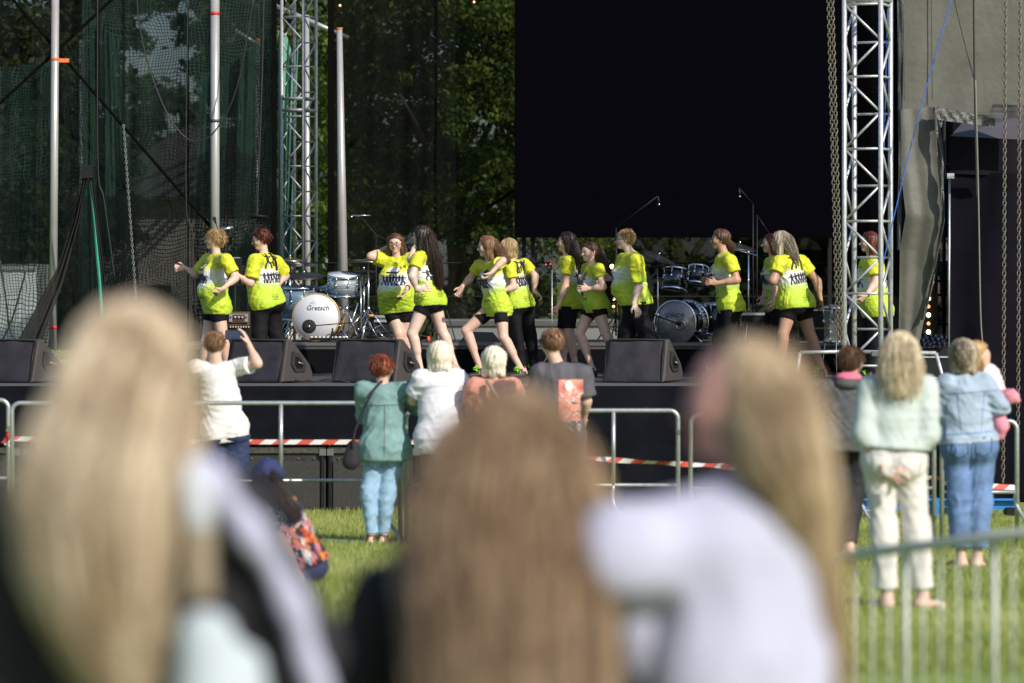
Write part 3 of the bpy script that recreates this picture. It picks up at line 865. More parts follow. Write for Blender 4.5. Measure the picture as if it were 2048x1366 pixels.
def leaf_attr_mat(name, c0, c1, c2, transl=0.3):
    m = bpy.data.materials.new(name); m.use_nodes = True; nt = m.node_tree; b = nt.nodes['Principled BSDF']; L = nt.links.new
    at = nt.nodes.new('ShaderNodeAttribute'); at.attribute_name = 'rnd'
    cr = nt.nodes.new('ShaderNodeValToRGB'); L(at.outputs['Fac'], cr.inputs[0])
    cr.color_ramp.elements[0].color = (*c0, 1); cr.color_ramp.elements[1].color = (*c2, 1)
    q = cr.color_ramp.elements.new(0.5); q.color = (*c1, 1)
    L(cr.outputs[0], b.inputs['Base Color']); b.inputs['Roughness'].default_value = 0.6
    t = nt.nodes.new('ShaderNodeBsdfTranslucent'); L(cr.outputs[0], t.inputs[0])
    mx = nt.nodes.new('ShaderNodeMixShader'); mx.inputs[0].default_value = transl
    L(b.outputs[0], mx.inputs[1]); L(t.outputs[0], mx.inputs[2]); L(mx.outputs[0], nt.nodes['Material Output'].inputs[0])
    return m

def grass():
    m = leaf_attr_mat('grass_blade', (0.22, 0.285, 0.055), (0.37, 0.42, 0.11), (0.58, 0.60, 0.24), 0.45)
    n = 230000; rs = np.random.RandomState(5)
    d = 17 + 24.2 * rs.rand(n) ** 0.8; half = d * 0.150
    x = (rs.rand(n) * 2 - 1) * half
    cl = np.sin(x * 3.1 + 1.3 * np.sin(d * 2.3)) * np.sin(d * 2.7 + x)
    z = 0.03 * np.maximum(0, 40.85 - d) - 0.012
    h = (0.045 + 0.035 * rs.rand(n)) * (1 + 0.25 * cl) * (1 + 0.35 * (d > 40.2)) + 0.012
    a = rs.rand(n) * 6.28; w = 0.005 + 0.004 * rs.rand(n)
    b0 = np.stack([x - np.cos(a) * w, d - np.sin(a) * w, z], -1); b1 = np.stack([x + np.cos(a) * w, d + np.sin(a) * w, z], -1)
    le = rs.randn(n, 2) * 0.022
    tp_ = np.stack([x + le[:, 0], d + le[:, 1], z + h], -1)
    V = np.stack([b0, b1, tp_], 1).reshape(-1, 3); F = np.arange(n * 3).reshape(n, 3)
    wn_ = np.sin(x * .9 + 2) * np.sin(d * .75 + x * .6) + .5 * np.sin(x * 2.2 - d * 1.7)
    rn = np.repeat(np.clip(0.47 + 0.12 * cl + .16 * wn_ + 0.22 * rs.randn(n), 0, 1), 3)
    tag(obj('grass', V, F, m, None, False, attrs={'rnd': ('FLOAT', rn)}), 'short green lawn grass between the barriers and the stage', 'grass', kind='stuff')
grass()

# ------------------------------------------------------------------ trees behind the stage
m_bark = mat('bark', (0.09, 0.07, 0.05), 0.9, var=0.4, vscale=6, bump=0.8, bscale=20)
def tree(label, x, y, h, clumps, nleaf, size, m, base=0.0, seed=0, cat='tree', group=None, trunk_r=.22):
    rs = np.random.RandomState(seed); r = thing('tree', label, cat, (x, y, base), group)
    mb = MB(); top = np.array([x + .3, y, base + h * .8])
    mb.tube(curve_pts([[x, y, base - .2], [x + .1, y, base + h * .3], [x - .1, y, base + h * .55], top], 10), np.linspace(trunk_r, trunk_r * .3, 10), 9)
    for cx, cy, cz_, rr in clumps[:10]:
        s = np.array([x, y, min(base + h * .7, cz_ - rr * .6)]); s[2] = max(s[2] * .7, base + h * .25)
        e = np.array([cx, cy, cz_]); mb.tube(curve_pts([s, (s + e) / 2 + [0, 0, rr * .3], e], 6), np.linspace(trunk_r * .4, .03, 6), 6)
    mb.build('trunk', m_bark, r, True)
    cl = np.array(clumps); wgt = cl[:, 3] ** 2; wgt /= wgt.sum()
    # sub-clumps give light and dark masses and gaps
    ns = max(12, nleaf // 110); ci = rs.choice(len(cl), ns, p=wgt); dr = rs.randn(ns, 3); dr /= np.linalg.norm(dr, axis=1)[:, None]
    sub = cl[ci, :3] + dr * (cl[ci, 3] * rs.uniform(.45, 1.0, ns))[:, None]
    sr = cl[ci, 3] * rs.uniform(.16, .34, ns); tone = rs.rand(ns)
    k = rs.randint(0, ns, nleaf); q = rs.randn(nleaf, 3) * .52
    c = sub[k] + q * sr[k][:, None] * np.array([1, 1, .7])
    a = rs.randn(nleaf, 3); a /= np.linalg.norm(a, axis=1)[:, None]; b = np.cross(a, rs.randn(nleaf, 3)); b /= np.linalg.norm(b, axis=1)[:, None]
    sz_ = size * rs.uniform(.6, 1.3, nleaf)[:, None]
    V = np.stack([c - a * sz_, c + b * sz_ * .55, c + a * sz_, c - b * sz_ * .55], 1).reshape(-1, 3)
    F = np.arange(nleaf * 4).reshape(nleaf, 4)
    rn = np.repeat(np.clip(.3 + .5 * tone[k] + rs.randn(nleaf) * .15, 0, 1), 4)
    tag(obj('crown', V, F, m, r, False, attrs={'rnd': ('FLOAT', rn)}), kind='stuff')
    return r
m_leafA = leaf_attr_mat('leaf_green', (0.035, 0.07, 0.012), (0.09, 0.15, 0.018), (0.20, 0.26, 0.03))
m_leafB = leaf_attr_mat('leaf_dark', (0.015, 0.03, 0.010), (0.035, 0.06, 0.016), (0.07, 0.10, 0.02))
def cl(d, *a): return [(PX(x, d + o), d + o, PZ(y, d + o), r) for x, y, o, r in a]
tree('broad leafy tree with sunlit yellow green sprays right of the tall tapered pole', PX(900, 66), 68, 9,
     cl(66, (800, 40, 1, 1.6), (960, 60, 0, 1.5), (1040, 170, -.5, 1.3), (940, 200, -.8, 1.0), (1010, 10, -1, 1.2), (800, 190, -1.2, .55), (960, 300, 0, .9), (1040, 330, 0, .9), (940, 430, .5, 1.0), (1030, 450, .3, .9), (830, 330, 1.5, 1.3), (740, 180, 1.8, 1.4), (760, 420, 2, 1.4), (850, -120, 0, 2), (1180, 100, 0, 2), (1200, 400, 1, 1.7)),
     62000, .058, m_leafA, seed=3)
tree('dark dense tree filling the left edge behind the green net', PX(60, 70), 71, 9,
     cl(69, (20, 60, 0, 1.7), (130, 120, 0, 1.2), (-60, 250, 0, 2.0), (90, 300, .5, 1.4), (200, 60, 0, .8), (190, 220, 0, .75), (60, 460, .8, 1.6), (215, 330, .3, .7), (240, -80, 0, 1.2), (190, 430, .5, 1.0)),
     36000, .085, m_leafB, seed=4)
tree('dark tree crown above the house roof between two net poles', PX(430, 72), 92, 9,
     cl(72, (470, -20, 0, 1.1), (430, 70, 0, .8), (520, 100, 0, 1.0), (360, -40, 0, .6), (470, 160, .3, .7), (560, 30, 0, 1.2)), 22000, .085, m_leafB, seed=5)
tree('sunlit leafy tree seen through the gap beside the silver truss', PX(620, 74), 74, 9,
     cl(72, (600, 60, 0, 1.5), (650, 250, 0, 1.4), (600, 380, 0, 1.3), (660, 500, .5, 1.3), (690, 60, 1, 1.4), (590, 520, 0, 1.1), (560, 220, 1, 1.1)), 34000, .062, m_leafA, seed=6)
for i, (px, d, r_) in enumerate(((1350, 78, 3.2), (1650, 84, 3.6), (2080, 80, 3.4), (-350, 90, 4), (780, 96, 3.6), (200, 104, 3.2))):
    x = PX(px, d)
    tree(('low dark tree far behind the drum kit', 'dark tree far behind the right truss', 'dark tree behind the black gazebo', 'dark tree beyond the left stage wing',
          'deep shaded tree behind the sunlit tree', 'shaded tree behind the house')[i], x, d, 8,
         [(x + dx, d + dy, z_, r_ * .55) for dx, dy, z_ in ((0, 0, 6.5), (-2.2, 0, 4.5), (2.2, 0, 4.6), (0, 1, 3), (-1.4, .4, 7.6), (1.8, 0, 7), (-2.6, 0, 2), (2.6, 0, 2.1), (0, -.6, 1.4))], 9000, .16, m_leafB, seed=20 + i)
# trees behind the photographer, which throw the broken shade over the near lawn and crowd
for i, (x, y, h) in enumerate(((12.5, -6.5, 10.2), (19.5, -2.5, 10.5), (24.5, 6.0, 10.0))):
    tree(('tall shade tree standing behind the photographer', 'tall shade tree right of the crowd behind the camera', 'shade tree beside the lawn right of the fence')[i], x, y, h,
         [(x + dx, y + dy, z_ + 1, rr) for dx, dy, z_, rr in ((0, 0, h * .8, 1.7), (-1.8, .5, h * .66, 1.3), (1.9, -.4, h * .68, 1.4), (.3, .2, h * .56, 1.5))], 5000, .13, m_leafA, base=gz(y), seed=30 + i)

# ------------------------------------------------------------------ house, van
m_roof = mat('roof_tile_brown', (0.055, 0.05, 0.042), 0.8, var=0.15, vscale=3)
m_wall = mat('house_plaster', (0.42, 0.40, 0.36), 0.9, var=0.1, vscale=2)
def house():
    d = 82; x0, x1 = PX(150, d), PX(760, d); ze, zr = PZ(400, d), PZ(240, d); xr0, xr1 = PX(330, d), PX(600, d)
    r = thing('house', 'brown hip roofed house behind the green net', 'house', ((x0 + x1) / 2, d, 0))
    MB().box(((x0 + x1) / 2, d + 4, ze / 2), (x1 - x0 - 1.2, 8, ze)).build('wall', m_wall, r)
    V = [(x0, d - .5, ze), (x1, d - .5, ze), (x1, d + 8.6, ze), (x0, d + 8.6, ze), (xr0, d + 4, zr), (xr1, d + 4, zr)]
    obj('roof', V, [(0, 1, 5, 4), (1, 2, 5), (2, 3, 4, 5), (3, 0, 4), (3, 2, 1, 0)], m_roof, r)
    for i in range(3):
        MB().box((x0 + 1.6 + i * 1.9, d - .03, 1.9), (.9, .06, 1.1)).build('window', mat('window_glass', (0.03, 0.04, 0.05), 0.1), r)
house()
m_van = mat('van_white', (0.62, 0.64, 0.66), 0.4)
def trailer(label, xa, xb, ya, yb, d, cat='trailer'):
    x0, x1, z1, z0 = PX(xa, d), PX(xb, d), PZ(ya, d), PZ(yb, d)
    r = thing('trailer', label, cat, ((x0 + x1) / 2, d + 1, 0))
    MB().box(((x0 + x1) / 2, d + 1, (z0 + z1) / 2), (x1 - x0, 2, z1 - z0)).build('cargo_box', m_van, r)
    for z in (z0 + .05, z1 - .05): MB().box(((x0 + x1) / 2, d - .02, z), (x1 - x0 + .04, .05, .08)).build('rail', mat('rail_grey', (.3, .3, .32), .5), r)
    for x in (x0 + .5, x1 - .5):
        w = MB().lathe([(.30, -.1), (.33, -.06), (.33, .06), (.30, .1)], (x, d + .15, .33), (0, 1, 0), 18).build('wheel', mat('tyre', (.02, .02, .02), .8), r, True)
        MB().lathe([(.16, -.11), (.17, -.09)], (x, d + .15, .33), (0, 1, 0), 12).build('rim', mat('rim_grey', (.4, .4, .4), .4, .6), w)
trailer('white box trailer parked behind the stage at the left edge', -160, 72, 528, 706, 58)
trailer('white box trailer behind the stage between the two lunging dancers', 872, 1235, 640, 720, 60)
trailer('cream box trailer behind the light column at the right', 1862, 1990, 608, 720, 60)

# ------------------------------------------------------------------ stage
m_deck = mat('stage_deck', (0.055, 0.052, 0.05), 0.6, var=0.3, vscale=4)
m_skirt = mat('black_skirt', (0.0032, 0.0038, 0.0075), 0.8, var=0.3, vscale=6, spec=.12)
m_alu = mat('aluminium', (0.55, 0.57, 0.60), 0.38, 0.85, var=0.15, vscale=30)
m_aluw = mat('aluminium_dull', (0.52, 0.53, 0.56), 0.5, 0.55, var=0.2, vscale=22)
m_dark = mat('black_steel', (0.008, 0.008, 0.009), 0.5, spec=.3)
st = thing('stage', 'long black skirted stage platform with a dark deck', 'stage', (0, STAGE_D, 0))
XL, XR = PX(-260, STAGE_D), PX(1896, STAGE_D)
nb = 14
for i in range(nb):
    for j in range(4):
        w = (XR - XL) / nb; D_ = 10.0 / 4
        MB().box((XL + w * (i + .5), STAGE_D + .02 + D_ * (j + .5), FLOOR - .05), (w - .008, D_ - .008, .10)).build('deck_panel', m_deck, st)
MB().box(((XL + XR) / 2, STAGE_D + .01, FLOOR - .02), (XR - XL, .03, .05)).build('edge_rail', mat('edge_rail_grey', (.11, .11, .12), .4, .4), st)
def edge(px, ya, yb, d, n=8): return [P(px, y, d) for y in np.linspace(ya, yb, n)]
sheet('skirt', edge(-240, 772, 889, STAGE_D - .03), edge(838, 772, 889, STAGE_D - .03), m_skirt, st, 90, 14, folds(.008, 40, .4, 2))
sheet('skirt', edge(838, 772, 1036, STAGE_D - .03), edge(1425, 772, 1036, STAGE_D - .05), m_skirt, st, 90, 60, folds(.022, 9, 2.6, 5, .6))
sheet('skirt', edge(1425, 772, 1036, STAGE_D - .05), edge(1897, 772, 1036, STAGE_D - .05), m_skirt, st, 50, 30, folds(.02, 30, .8, 8))
# front riser for the band
rs_d = 45.8; rz1 = PZ(685, rs_d)
ri = thing('drum_riser', 'low black riser carrying the drum kits across the back of the stage', 'riser', (PX(1000, rs_d), rs_d, FLOOR))
xa, xb = PX(372, rs_d), PX(1700, rs_d)
for i in range(6):
    w = (xb - xa) / 6
    MB().box((xa + w * (i + .5), rs_d + 1.3, rz1 - .04), (w - .006, 2.6, .08)).build('deck_panel', m_deck, ri)
MB().box(((xa + xb) / 2, rs_d + .02, (FLOOR + rz1) / 2 - .02), (xb - xa, .02, rz1 - FLOOR - .06)).build('front_panel', mat('riser_black', (.003, .003, .005), .8, spec=.1), ri)
MB().box(((xa + xb) / 2, rs_d - .005, rz1 - .02), (xb - xa, .02, .035)).build('edge_trim', mat('trim_grey', (.16, .16, .17), .4, .5), ri)
# subwoofers under the front edge
m_sub = mat('subwoofer_paint', (0.022, 0.021, 0.020), 0.55, var=0.5, vscale=12, bump=.2, bscale=80)
lab = ('black subwoofer box under the stage left of the crouching woman', 'black subwoofer box under the stage behind the crouching woman',
       'black subwoofer box under the stage behind the teal jacket woman', 'black subwoofer box hidden beside the leather booted woman', 'black subwoofer box at the far left under the stage')
for i, (a, b) in enumerate(((248, 446), (450, 651), (655, 838), (-160, 40), (45, 244))):
    x0, x1 = PX(a, 40.8), PX(b, 40.8); zt = PZ(895, 40.8); r = thing('subwoofer', lab[(0, 1, 2, 4, 3)[i]] if i != 4 else 'black subwoofer box under the stage behind the long blonde hair', 'subwoofer', ((x0 + x1) / 2, 41.2, 0), 'subwoofers under the stage edge')
    MB().box(((x0 + x1) / 2, 41.25, zt / 2), (x1 - x0, .8, zt)).build('cabinet', m_sub, r)
    MB().box(((x0 + x1) / 2, 40.83, zt - .035), (x1 - x0 - .04, .03, .05)).build('lid_rail', mat('worn_rail', (.07, .065, .055), .5, .3, var=.5, vscale=30), r)
    for x in (x0 + .03, x1 - .03):
        MB().box((x, 40.825, zt / 2 - .03), (.03, .04, zt - .12)).build('edge_strip', m_dark, r)
        MB().box((x, 40.81, zt - .05), (.07, .02, .07)).build('corner_cap', mat('corner_steel', (.25, .25, .25), .4, .8), r)
    MB().box(((x0 + x1) / 2, 40.84, zt * .45), (x1 - x0 - .12, .02, zt * .7)).build('grille', mat('grille_black', (.026, .025, .023), .6, var=.4, vscale=40), r)
    sc_ = MB()
    for k in range(6): sc_.lathe([(.009, 0), (.007, -.008)], (x0 + .12 + (x1 - x0 - .24) * k / 5, 40.83, zt * .84), (0, 1, 0), 8)
    tag(sc_.build('screws', mat('screw', (.5, .5, .5), .3, .9), r), kind='stuff')

# ------------------------------------------------------------------ veils and nets
def veil_mat(name, col, alpha, nscale=3.0, var=.12):
    m = bpy.data.materials.new(name); m.use_nodes = True; nt = m.node_tree; b = nt.nodes['Principled BSDF']; L = nt.links.new
    b.inputs['Base Color'].default_value = (*col, 1); b.inputs['Roughness'].default_value = .9; b.inputs['Specular IOR Level'].default_value = .05
    tc = nt.nodes.new('ShaderNodeTexCoord'); n = nt.nodes.new('ShaderNodeTexNoise'); n.inputs['Scale'].default_value = nscale; L(tc.outputs['Object'], n.inputs[0])
    mr = nt.nodes.new('ShaderNodeMapRange'); mr.inputs[1].default_value = .3; mr.inputs[2].default_value = .7; mr.inputs[3].default_value = alpha - var; mr.inputs[4].default_value = alpha + var
    L(n.outputs[0], mr.inputs[0]); L(mr.outputs[0], b.inputs['Alpha'])
    return m
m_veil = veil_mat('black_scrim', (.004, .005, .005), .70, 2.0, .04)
def net_mat(name, col, cell, lw, base):
    m = bpy.data.materials.new(name); m.use_nodes = True; nt = m.node_tree; b = nt.nodes['Principled BSDF']; L = nt.links.new
    b.inputs['Base Color'].default_value = (*col, 1); b.inputs['Roughness'].default_value = .7
    tc = nt.nodes.new('ShaderNodeTexCoord'); sp = nt.nodes.new('ShaderNodeSeparateXYZ')
    no = nt.nodes.new('ShaderNodeTexNoise'); no.inputs['Scale'].default_value = .9; no.inputs['Detail'].default_value = 2; L(tc.outputs['Object'], no.inputs[0])
    vm = nt.nodes.new('ShaderNodeVectorMath'); vm.operation = 'SCALE'; L(no.outputs['Color'], vm.inputs[0]); vm.inputs['Scale'].default_value = .55
    va = nt.nodes.new('ShaderNodeVectorMath'); va.operation = 'ADD'; L(vm.outputs[0], va.inputs[0]); L(tc.outputs['Object'], va.inputs[1])
    L(va.outputs[0], sp.inputs[0])
    def M(op, a, bb):
        n = nt.nodes.new('ShaderNodeMath'); n.operation = op
        for i, x in enumerate((a, bb)):
            if hasattr(x, 'links'): L(x, n.inputs[i])
            else: n.inputs[i].default_value = x
        return n.outputs[0]
    g = []
    for k in (0, 2): g.append(M('LESS_THAN', M('FRACT', M('DIVIDE', sp.outputs[k], cell), 0), lw))
    al = M('MAXIMUM', M('MAXIMUM', g[0], g[1]), base)
    L(al, b.inputs['Alpha'])
    t = nt.nodes.new('ShaderNodeBsdfTranslucent'); t.inputs[0].default_value = (*col, 1)
    return m
m_net = net_mat('green_net', (.016, .065, .048), .046, .20, .20)
m_netb = net_mat('green_net_dense', (.013, .070, .048), .046, .28, .45)
m_fold = mat('green_net_fold', (.15, .36, .26), .7)

NT = thing('safety_net', 'wide green ball safety net strung between tall poles behind the stage', 'net', (PX(300, 54), 54, 0))
def toppts(xs, ys, d): return [P(x, y, d) for x, y in zip(xs, ys)]
def netsheet(name, top, bot, d, m, amp, seed, nu=40):
    T = curve_pts([P(x, y, d) for x, y in top], nu); B = curve_pts([P(x, y, d) for x, y in bot], nu)
    nv = 30; t = np.linspace(0, 1, nv)[:, None, None]; G = T[None] * (1 - t) + B[None] * t
    U, Vv = np.meshgrid(np.linspace(0, 1, nu), np.linspace(0, 1, nv)); G = G + folds(amp, 14, .5, seed)(U, Vv, G)
    idx = np.arange(nu * nv).reshape(nv, nu); F = np.stack([idx[:-1, :-1], idx[1:, :-1], idx[1:, 1:], idx[:-1, 1:]], -1).reshape(-1, 4)
    return obj(name, G.reshape(-1, 3), F, m, NT, True)
netsheet('net_panel', [(-120, 110), (0, 132), (90, 120), (165, 82)], [(-120, 720), (0, 720), (90, 720), (165, 720)], 54.0, m_net, .05, 1)
netsheet('net_panel', [(165, -160), (260, -150), (380, -120), (552, -150)], [(165, 720), (260, 720), (400, 720), (552, 720)], 54.3, m_net, .10, 2)
netsheet('net_panel', [(165, -60), (185, 20), (215, 60), (235, 80)], [(165, 720), (190, 720), (230, 720), (290, 720)], 53.6, m_netb, .08, 3)
netsheet('net_panel', [(400, 150), (450, 130), (500, 100), (553, 40)], [(380, 720), (430, 720), (490, 720), (553, 720)], 53.6, m_netb, .10, 4)
netsheet('net_panel', [(556, 60), (572, 70), (588, 110), (600, 60)], [(556, 700), (560, 700), (568, 700), (575, 700)], 53.2, m_fold, .05, 5)
def pole(label, px0, px1, y0, y1, d, r0, r1, m, caps=None, bands=()):
    a, b = P(px0, y0, d), P(px1, y1, d); b[2] = max(0, b[2]) if y1 < 900 else 0
    r = thing('pole', label, 'pole', (b[0], b[1], b[2]))
    MB().tube([a, b], [r0, r1], 14).build('tube', m, r, True)
    if caps: MB().tube([a - (b - a) * .0008, a + (b - a) * .004], [r0 * 1.15] * 2, 12).build('cap', caps, r, True)
    for y, bm in bands:
        c = a + (b - a) * ((y - y0) / (y1 - y0)); dd = unit(b - a) * .02
        MB().tube([c - dd, c + dd], r0 * 1.06, 14).build('band', bm, r, True)
    return r
m_pole = mat('pole_white', (.42, .42, .41), .35, .35, var=.08, vscale=4)
m_orange = mat('orange_cap', (.75, .18, .03), .5); m_redband = mat('red_band', (.55, .03, .03), .5)
pole('thick white pole at the far left with an orange bracket', 111, 106, -60, 700, 49.0, .050, .050, m_pole, bands=((118, m_orange), (655, m_redband)))
pole('slim grey pole right beside the far left pole', 163, 162, 80, 960, 55, .032, .034, m_pole)
pole('thick white pole with a red band behind the short haired blonde dancer', 430, 430, -60, 700, 49.0, .058, .058, m_pole, bands=((27, m_redband), (242, mat('dark_band', (.05, .05, .06), .5))))
pole('slim pole with a tilted arm behind the dark haired dancer', 516, 508, 78, 960, 55.5, .03, .032, m_pole, m_orange)
pole('bright white pole seen through the silver truss', 613, 616, 30, 960, 55.5, .040, .045, m_pole)
pole('tall tapered white pole with an orange cap right of the silver truss', 679, 688, 56, 690, 49.1, .036, .070, m_pole, m_orange)
o = MB().tube([P(470, 60, 55.6), P(520, 92, 55.6)], .03, 10).build('slanted_bar', m_pole, None, True); tag(o, 'short pale arm tilted off the slim pole top', 'bar')
o = MB().tube([P(552, 12, 55.9), P(697, 76, 55.6)], .034, 10).build('slanted_bar', m_pole, None, True); tag(o, 'long white arm slanting behind the silver truss', 'bar')
o = MB().box(P(127, 121, 49.05), (.14, .05, .05)).build('bracket', m_orange); tag(o, 'small orange bracket beside the far left pole', 'bracket')

VD = 49.6
bk = thing('backdrop_scrim', 'sheer black scrim hung across the back of the stage', 'scrim', (0, VD, FLOOR))
def vs(x0, x1, y0, y1, seed, m=m_veil, amp=.03, d=VD):
    return sheet('scrim_panel', edge(x0, y0, y1, d), edge(x1, y0, y1, d), m, bk, 60, 50, folds(amp, 9, .6, seed))
vs(-240, 74, -220, 532, 1); vs(74, 250, -220, 700, 8); vs(244, 550, -220, 700, 2); vs(664, 875, -220, 700, 3, veil_mat('black_scrim_thick', (.003, .0035, .0035), .82, 2.0, .03)); vs(872, 1240, -220, 700, 4); vs(1236, 1920, 420, 700, 5, veil_mat('black_scrim_dense', (.003, .0035, .0035), .9, 3, .03))  # panel in front of the dark tree is more opaque than its neighbours
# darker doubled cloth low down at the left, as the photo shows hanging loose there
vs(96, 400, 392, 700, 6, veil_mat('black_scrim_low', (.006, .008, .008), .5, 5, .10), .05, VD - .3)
hm = MB()
for x0, w in ((549, 9), (662, 13)): hm.box(P(x0, 230, VD - .05), (w / FPX * VD, .04, 7.2))
for x0 in (196, 376, 874): hm.box(P(x0, 230, VD - .06), (.018, .02, 7.2))
hm.build('hem_strip', mat('strap_black', (.003, .003, .003), .9, spec=.05), bk)
for y in (526, 593): MB().tube([P(600, y, VD - .08), P(1700, y, VD - .08)], .010, 6).build('hem_cord', m_dark, bk)
for a, b in (((18, -10), (436, 470)), ((-20, 225), (236, -12)), ((700, 590), (1110, 330))):
    o = MB().tube([P(*a, VD - .5), P(*b, VD - .5)], .022, 6).build('bracing_strap', mat('strap_black', (.003, .003, .003), .9, spec=.05))
    tag(o, {18: 'black bracing strap falling from the upper left towards the blonde dancer', -20: 'black bracing strap rising from the left edge across the far left pole', 700: 'black bracing strap rising behind the running dancer pair'}[a[0]], 'strap')

# gathered black cloth with the triangular opening, left wing
gw = thing('gathered_curtain', 'black curtain gathered to a box and hanging in a cone at the left wing', 'curtain', P(165, 700, 48))
m_cur = veil_mat('curtain_black', (.03, .03, .028), .93, 4, .05)
MB().box(P(175, 343, 48), (.145, .12, .165)).build('clamp_box', m_dark, gw)
sheet('curtain_fall', [P(166, 352, 48), P(150, 430, 48), P(112, 540, 48), P(30, 690, 48)], [P(176, 352, 48), P(160, 440, 48), P(128, 560, 48), P(78, 700, 48)], m_cur, gw, 20, 40, folds(.03, 9, .5, 4))
sheet('curtain_fall', [P(176, 350, 48), P(188, 430, 48), P(200, 540, 48), P(212, 700, 48)], [P(184, 350, 48), P(196, 430, 48), P(208, 540, 48), P(226, 700, 48)], m_cur, gw, 10, 30, folds(.02, 7, .5, 5))
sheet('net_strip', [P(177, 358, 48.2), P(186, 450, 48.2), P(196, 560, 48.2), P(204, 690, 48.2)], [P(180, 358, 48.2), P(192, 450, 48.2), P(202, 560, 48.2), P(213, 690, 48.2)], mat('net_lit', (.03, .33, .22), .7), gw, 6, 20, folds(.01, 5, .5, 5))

# LED wall
m_led = mat('led_black', (.0012, .0012, .0028), .9, spec=.02)
lw = thing('led_wall', 'huge black switched off video wall hanging over the right half of the stage', 'video wall', P(1355, 474, 48.6))
x0, x1 = PX(1029, 48.6), PX(1681, 48.6); zb, zt = PZ(475, 48.6), PZ(-150, 48.6)
nx, nz = 8, 8
for i in range(nx):
    for j in range(nz):
        w, h = (x1 - x0) / nx, (zt - zb) / nz
        MB().box((x0 + w * (i + .5), 48.7, zb + h * (j + .5)), (w - .0015, .16, h - .0015)).build('led_panel', m_led, lw)
for x in (1048, 1066, 1660):
    o = MB().box((PX(x, 48.9), 48.95, (FLOOR + zb) / 2), (.05, .05, zb - FLOOR)).build('support_leg', m_dark, lw)

wc = sheet('wing_curtain', edge(1676, -220, 500, 48.9), edge(1905, -220, 500, 48.9), mat('wing_black', (.0012, .0012, .002), .9, spec=.02), None, 30, 20, folds(.05, 14, .3, 4)); tag(wc, 'black curtain closing the gap between the video wall and the grey tarp', 'curtain')

# ------------------------------------------------------------------ trusses
def truss(label, cx, d, Rr, phi, ztop, zbot, sp, rc, rb, m, plates=()):
    c0 = np.array([PX(cx, d), d]); r = thing('lighting_truss', label, 'truss', (c0[0], c0[1], zbot))
    cor = [c0 + Rr * np.array([math.sin(phi + k * math.pi / 2), -math.cos(phi + k * math.pi / 2)]) for k in range(4)]
    for c in cor: MB().tube([(c[0], c[1], zbot), (c[0], c[1], ztop)], rc, 12).build('main_tube', m, r, True)
    n = int((ztop - zbot) / sp)
    for k in range(4):
        a, b = cor[k], cor[(k + 1) % 4]
        off = 0
        for i in range(n):
            z0 = zbot + i * sp + off; z1 = z0 + sp
            if z1 > ztop: break
            p, q = (a, b) if i % 2 == 0 else (b, a)
            if k != 1: MB().tube([(*p, z0), (*q, z1)], rb, 7).build('brace', m, r, True)
            if (i % 2 == 0) == (k != 1): MB().tube([(*a, z0), (*b, z0)], rb, 7).build('rung', m, r, True)
    for y in plates:
        z = PZ(y, d); q = [np.r_[c, z] for c in cor]
        for i in range(4): MB().tube([q[i], q[(i + 1) % 4]], rb * 1.9, 7).build('joint_ring', m, r, True)
    return r
truss('tall silver square truss tower standing before the right edge of the video wall', 1735, 40.2, .277, R(24.6), 6.2, FLOOR - 1.3, .377, .026, .0135, m_aluw, (0, 770))
truss('slim grey truss tower in the gap between the scrims behind the first drum kit', 598, 50.2, .232, R(18), 6.6, FLOOR,   .325, .021, .0105, mat('aluminium_shaded', (.36, .37, .39), .5, .4, var=.2, vscale=22), (198, 221, 528))  # rear truss: its shade is put into a darker aluminium colour

# ------------------------------------------------------------------ right side tarps, gazebo
m_tarp = mat('grey_tarp', (.092, .092, .078), .62, var=.16, vscale=3, bump=.3, bscale=14)
m_hem = mat('silver_hem', (.12, .125, .12), .35, .3, var=.5, vscale=40, bump=.8, bscale=60)
tw = thing('side_tarp', 'grey tarpaulin side wall of the stage with a torn opening', 'tarp', P(1840, 690, 42.5))
sheet('tarp_panel', edge(1796, -60, 222, 42.5), [P(2110, -60, 42.5), P(2110, 100, 42.5), P(2110, 236, 42.5)], m_tarp, tw, 60, 50, folds(.010, 5, 1.2, 3, .3))
sheet('tarp_panel', [P(1797, 218, 42.46), P(1800, 330, 42.4), P(1812, 430, 42.3), P(1800, 500, 42.4), P(1797, 700, 42.4)],
      [P(1869, 214, 42.46), P(1878, 330, 42.4), P(1886, 440, 42.3), P(1868, 540, 42.4), P(1836, 700, 42.4)], m_tarp, tw, 40, 80, folds(.018, 3.5, 1.2, 9, .5))
sheet('tarp_hem', [P(1866, 214, 42.3), P(1876, 330, 42.25), P(1884, 440, 42.2), P(1864, 545, 42.3), P(1842, 640, 42.3)],
      [P(1876, 214, 42.3), P(1888, 320, 42.25), P(1889, 440, 42.2), P(1873, 545, 42.3), P(1849, 640, 42.3)], m_hem, tw, 8, 80, folds(.03, 6, 6, 2))
sheet('tarp_hem', [P(1868, 213, 42.3), P(1870, 226, 42.3), P(1876, 240, 42.3)], [P(1990, 236, 42.3), P(1990, 245, 42.3), P(1990, 254, 42.3)], m_hem, tw, 60, 8, folds(.010, 17, 2, 6))
sheet('tarp_hem', [P(1794, -60, 42.3), P(1797, 300, 42.3), P(1794, 500, 42.3)], [P(1808, -60, 42.3), P(1804, 300, 42.3), P(1801, 500, 42.3)], mat('hem_dark', (.05, .055, .06), .4, .2, var=.5, vscale=30), tw, 6, 60, folds(.02, 4, 6, 8))
sheet('tarp_flap', [P(1985, 208, 42.2), P(1976, 236, 42.2)], [P(2110, 214, 42.2), P(2110, 240, 42.2)], mat('tarp_dark', (.045, .045, .05), .7), tw, 20, 10, folds(.02, 6, 1, 8))
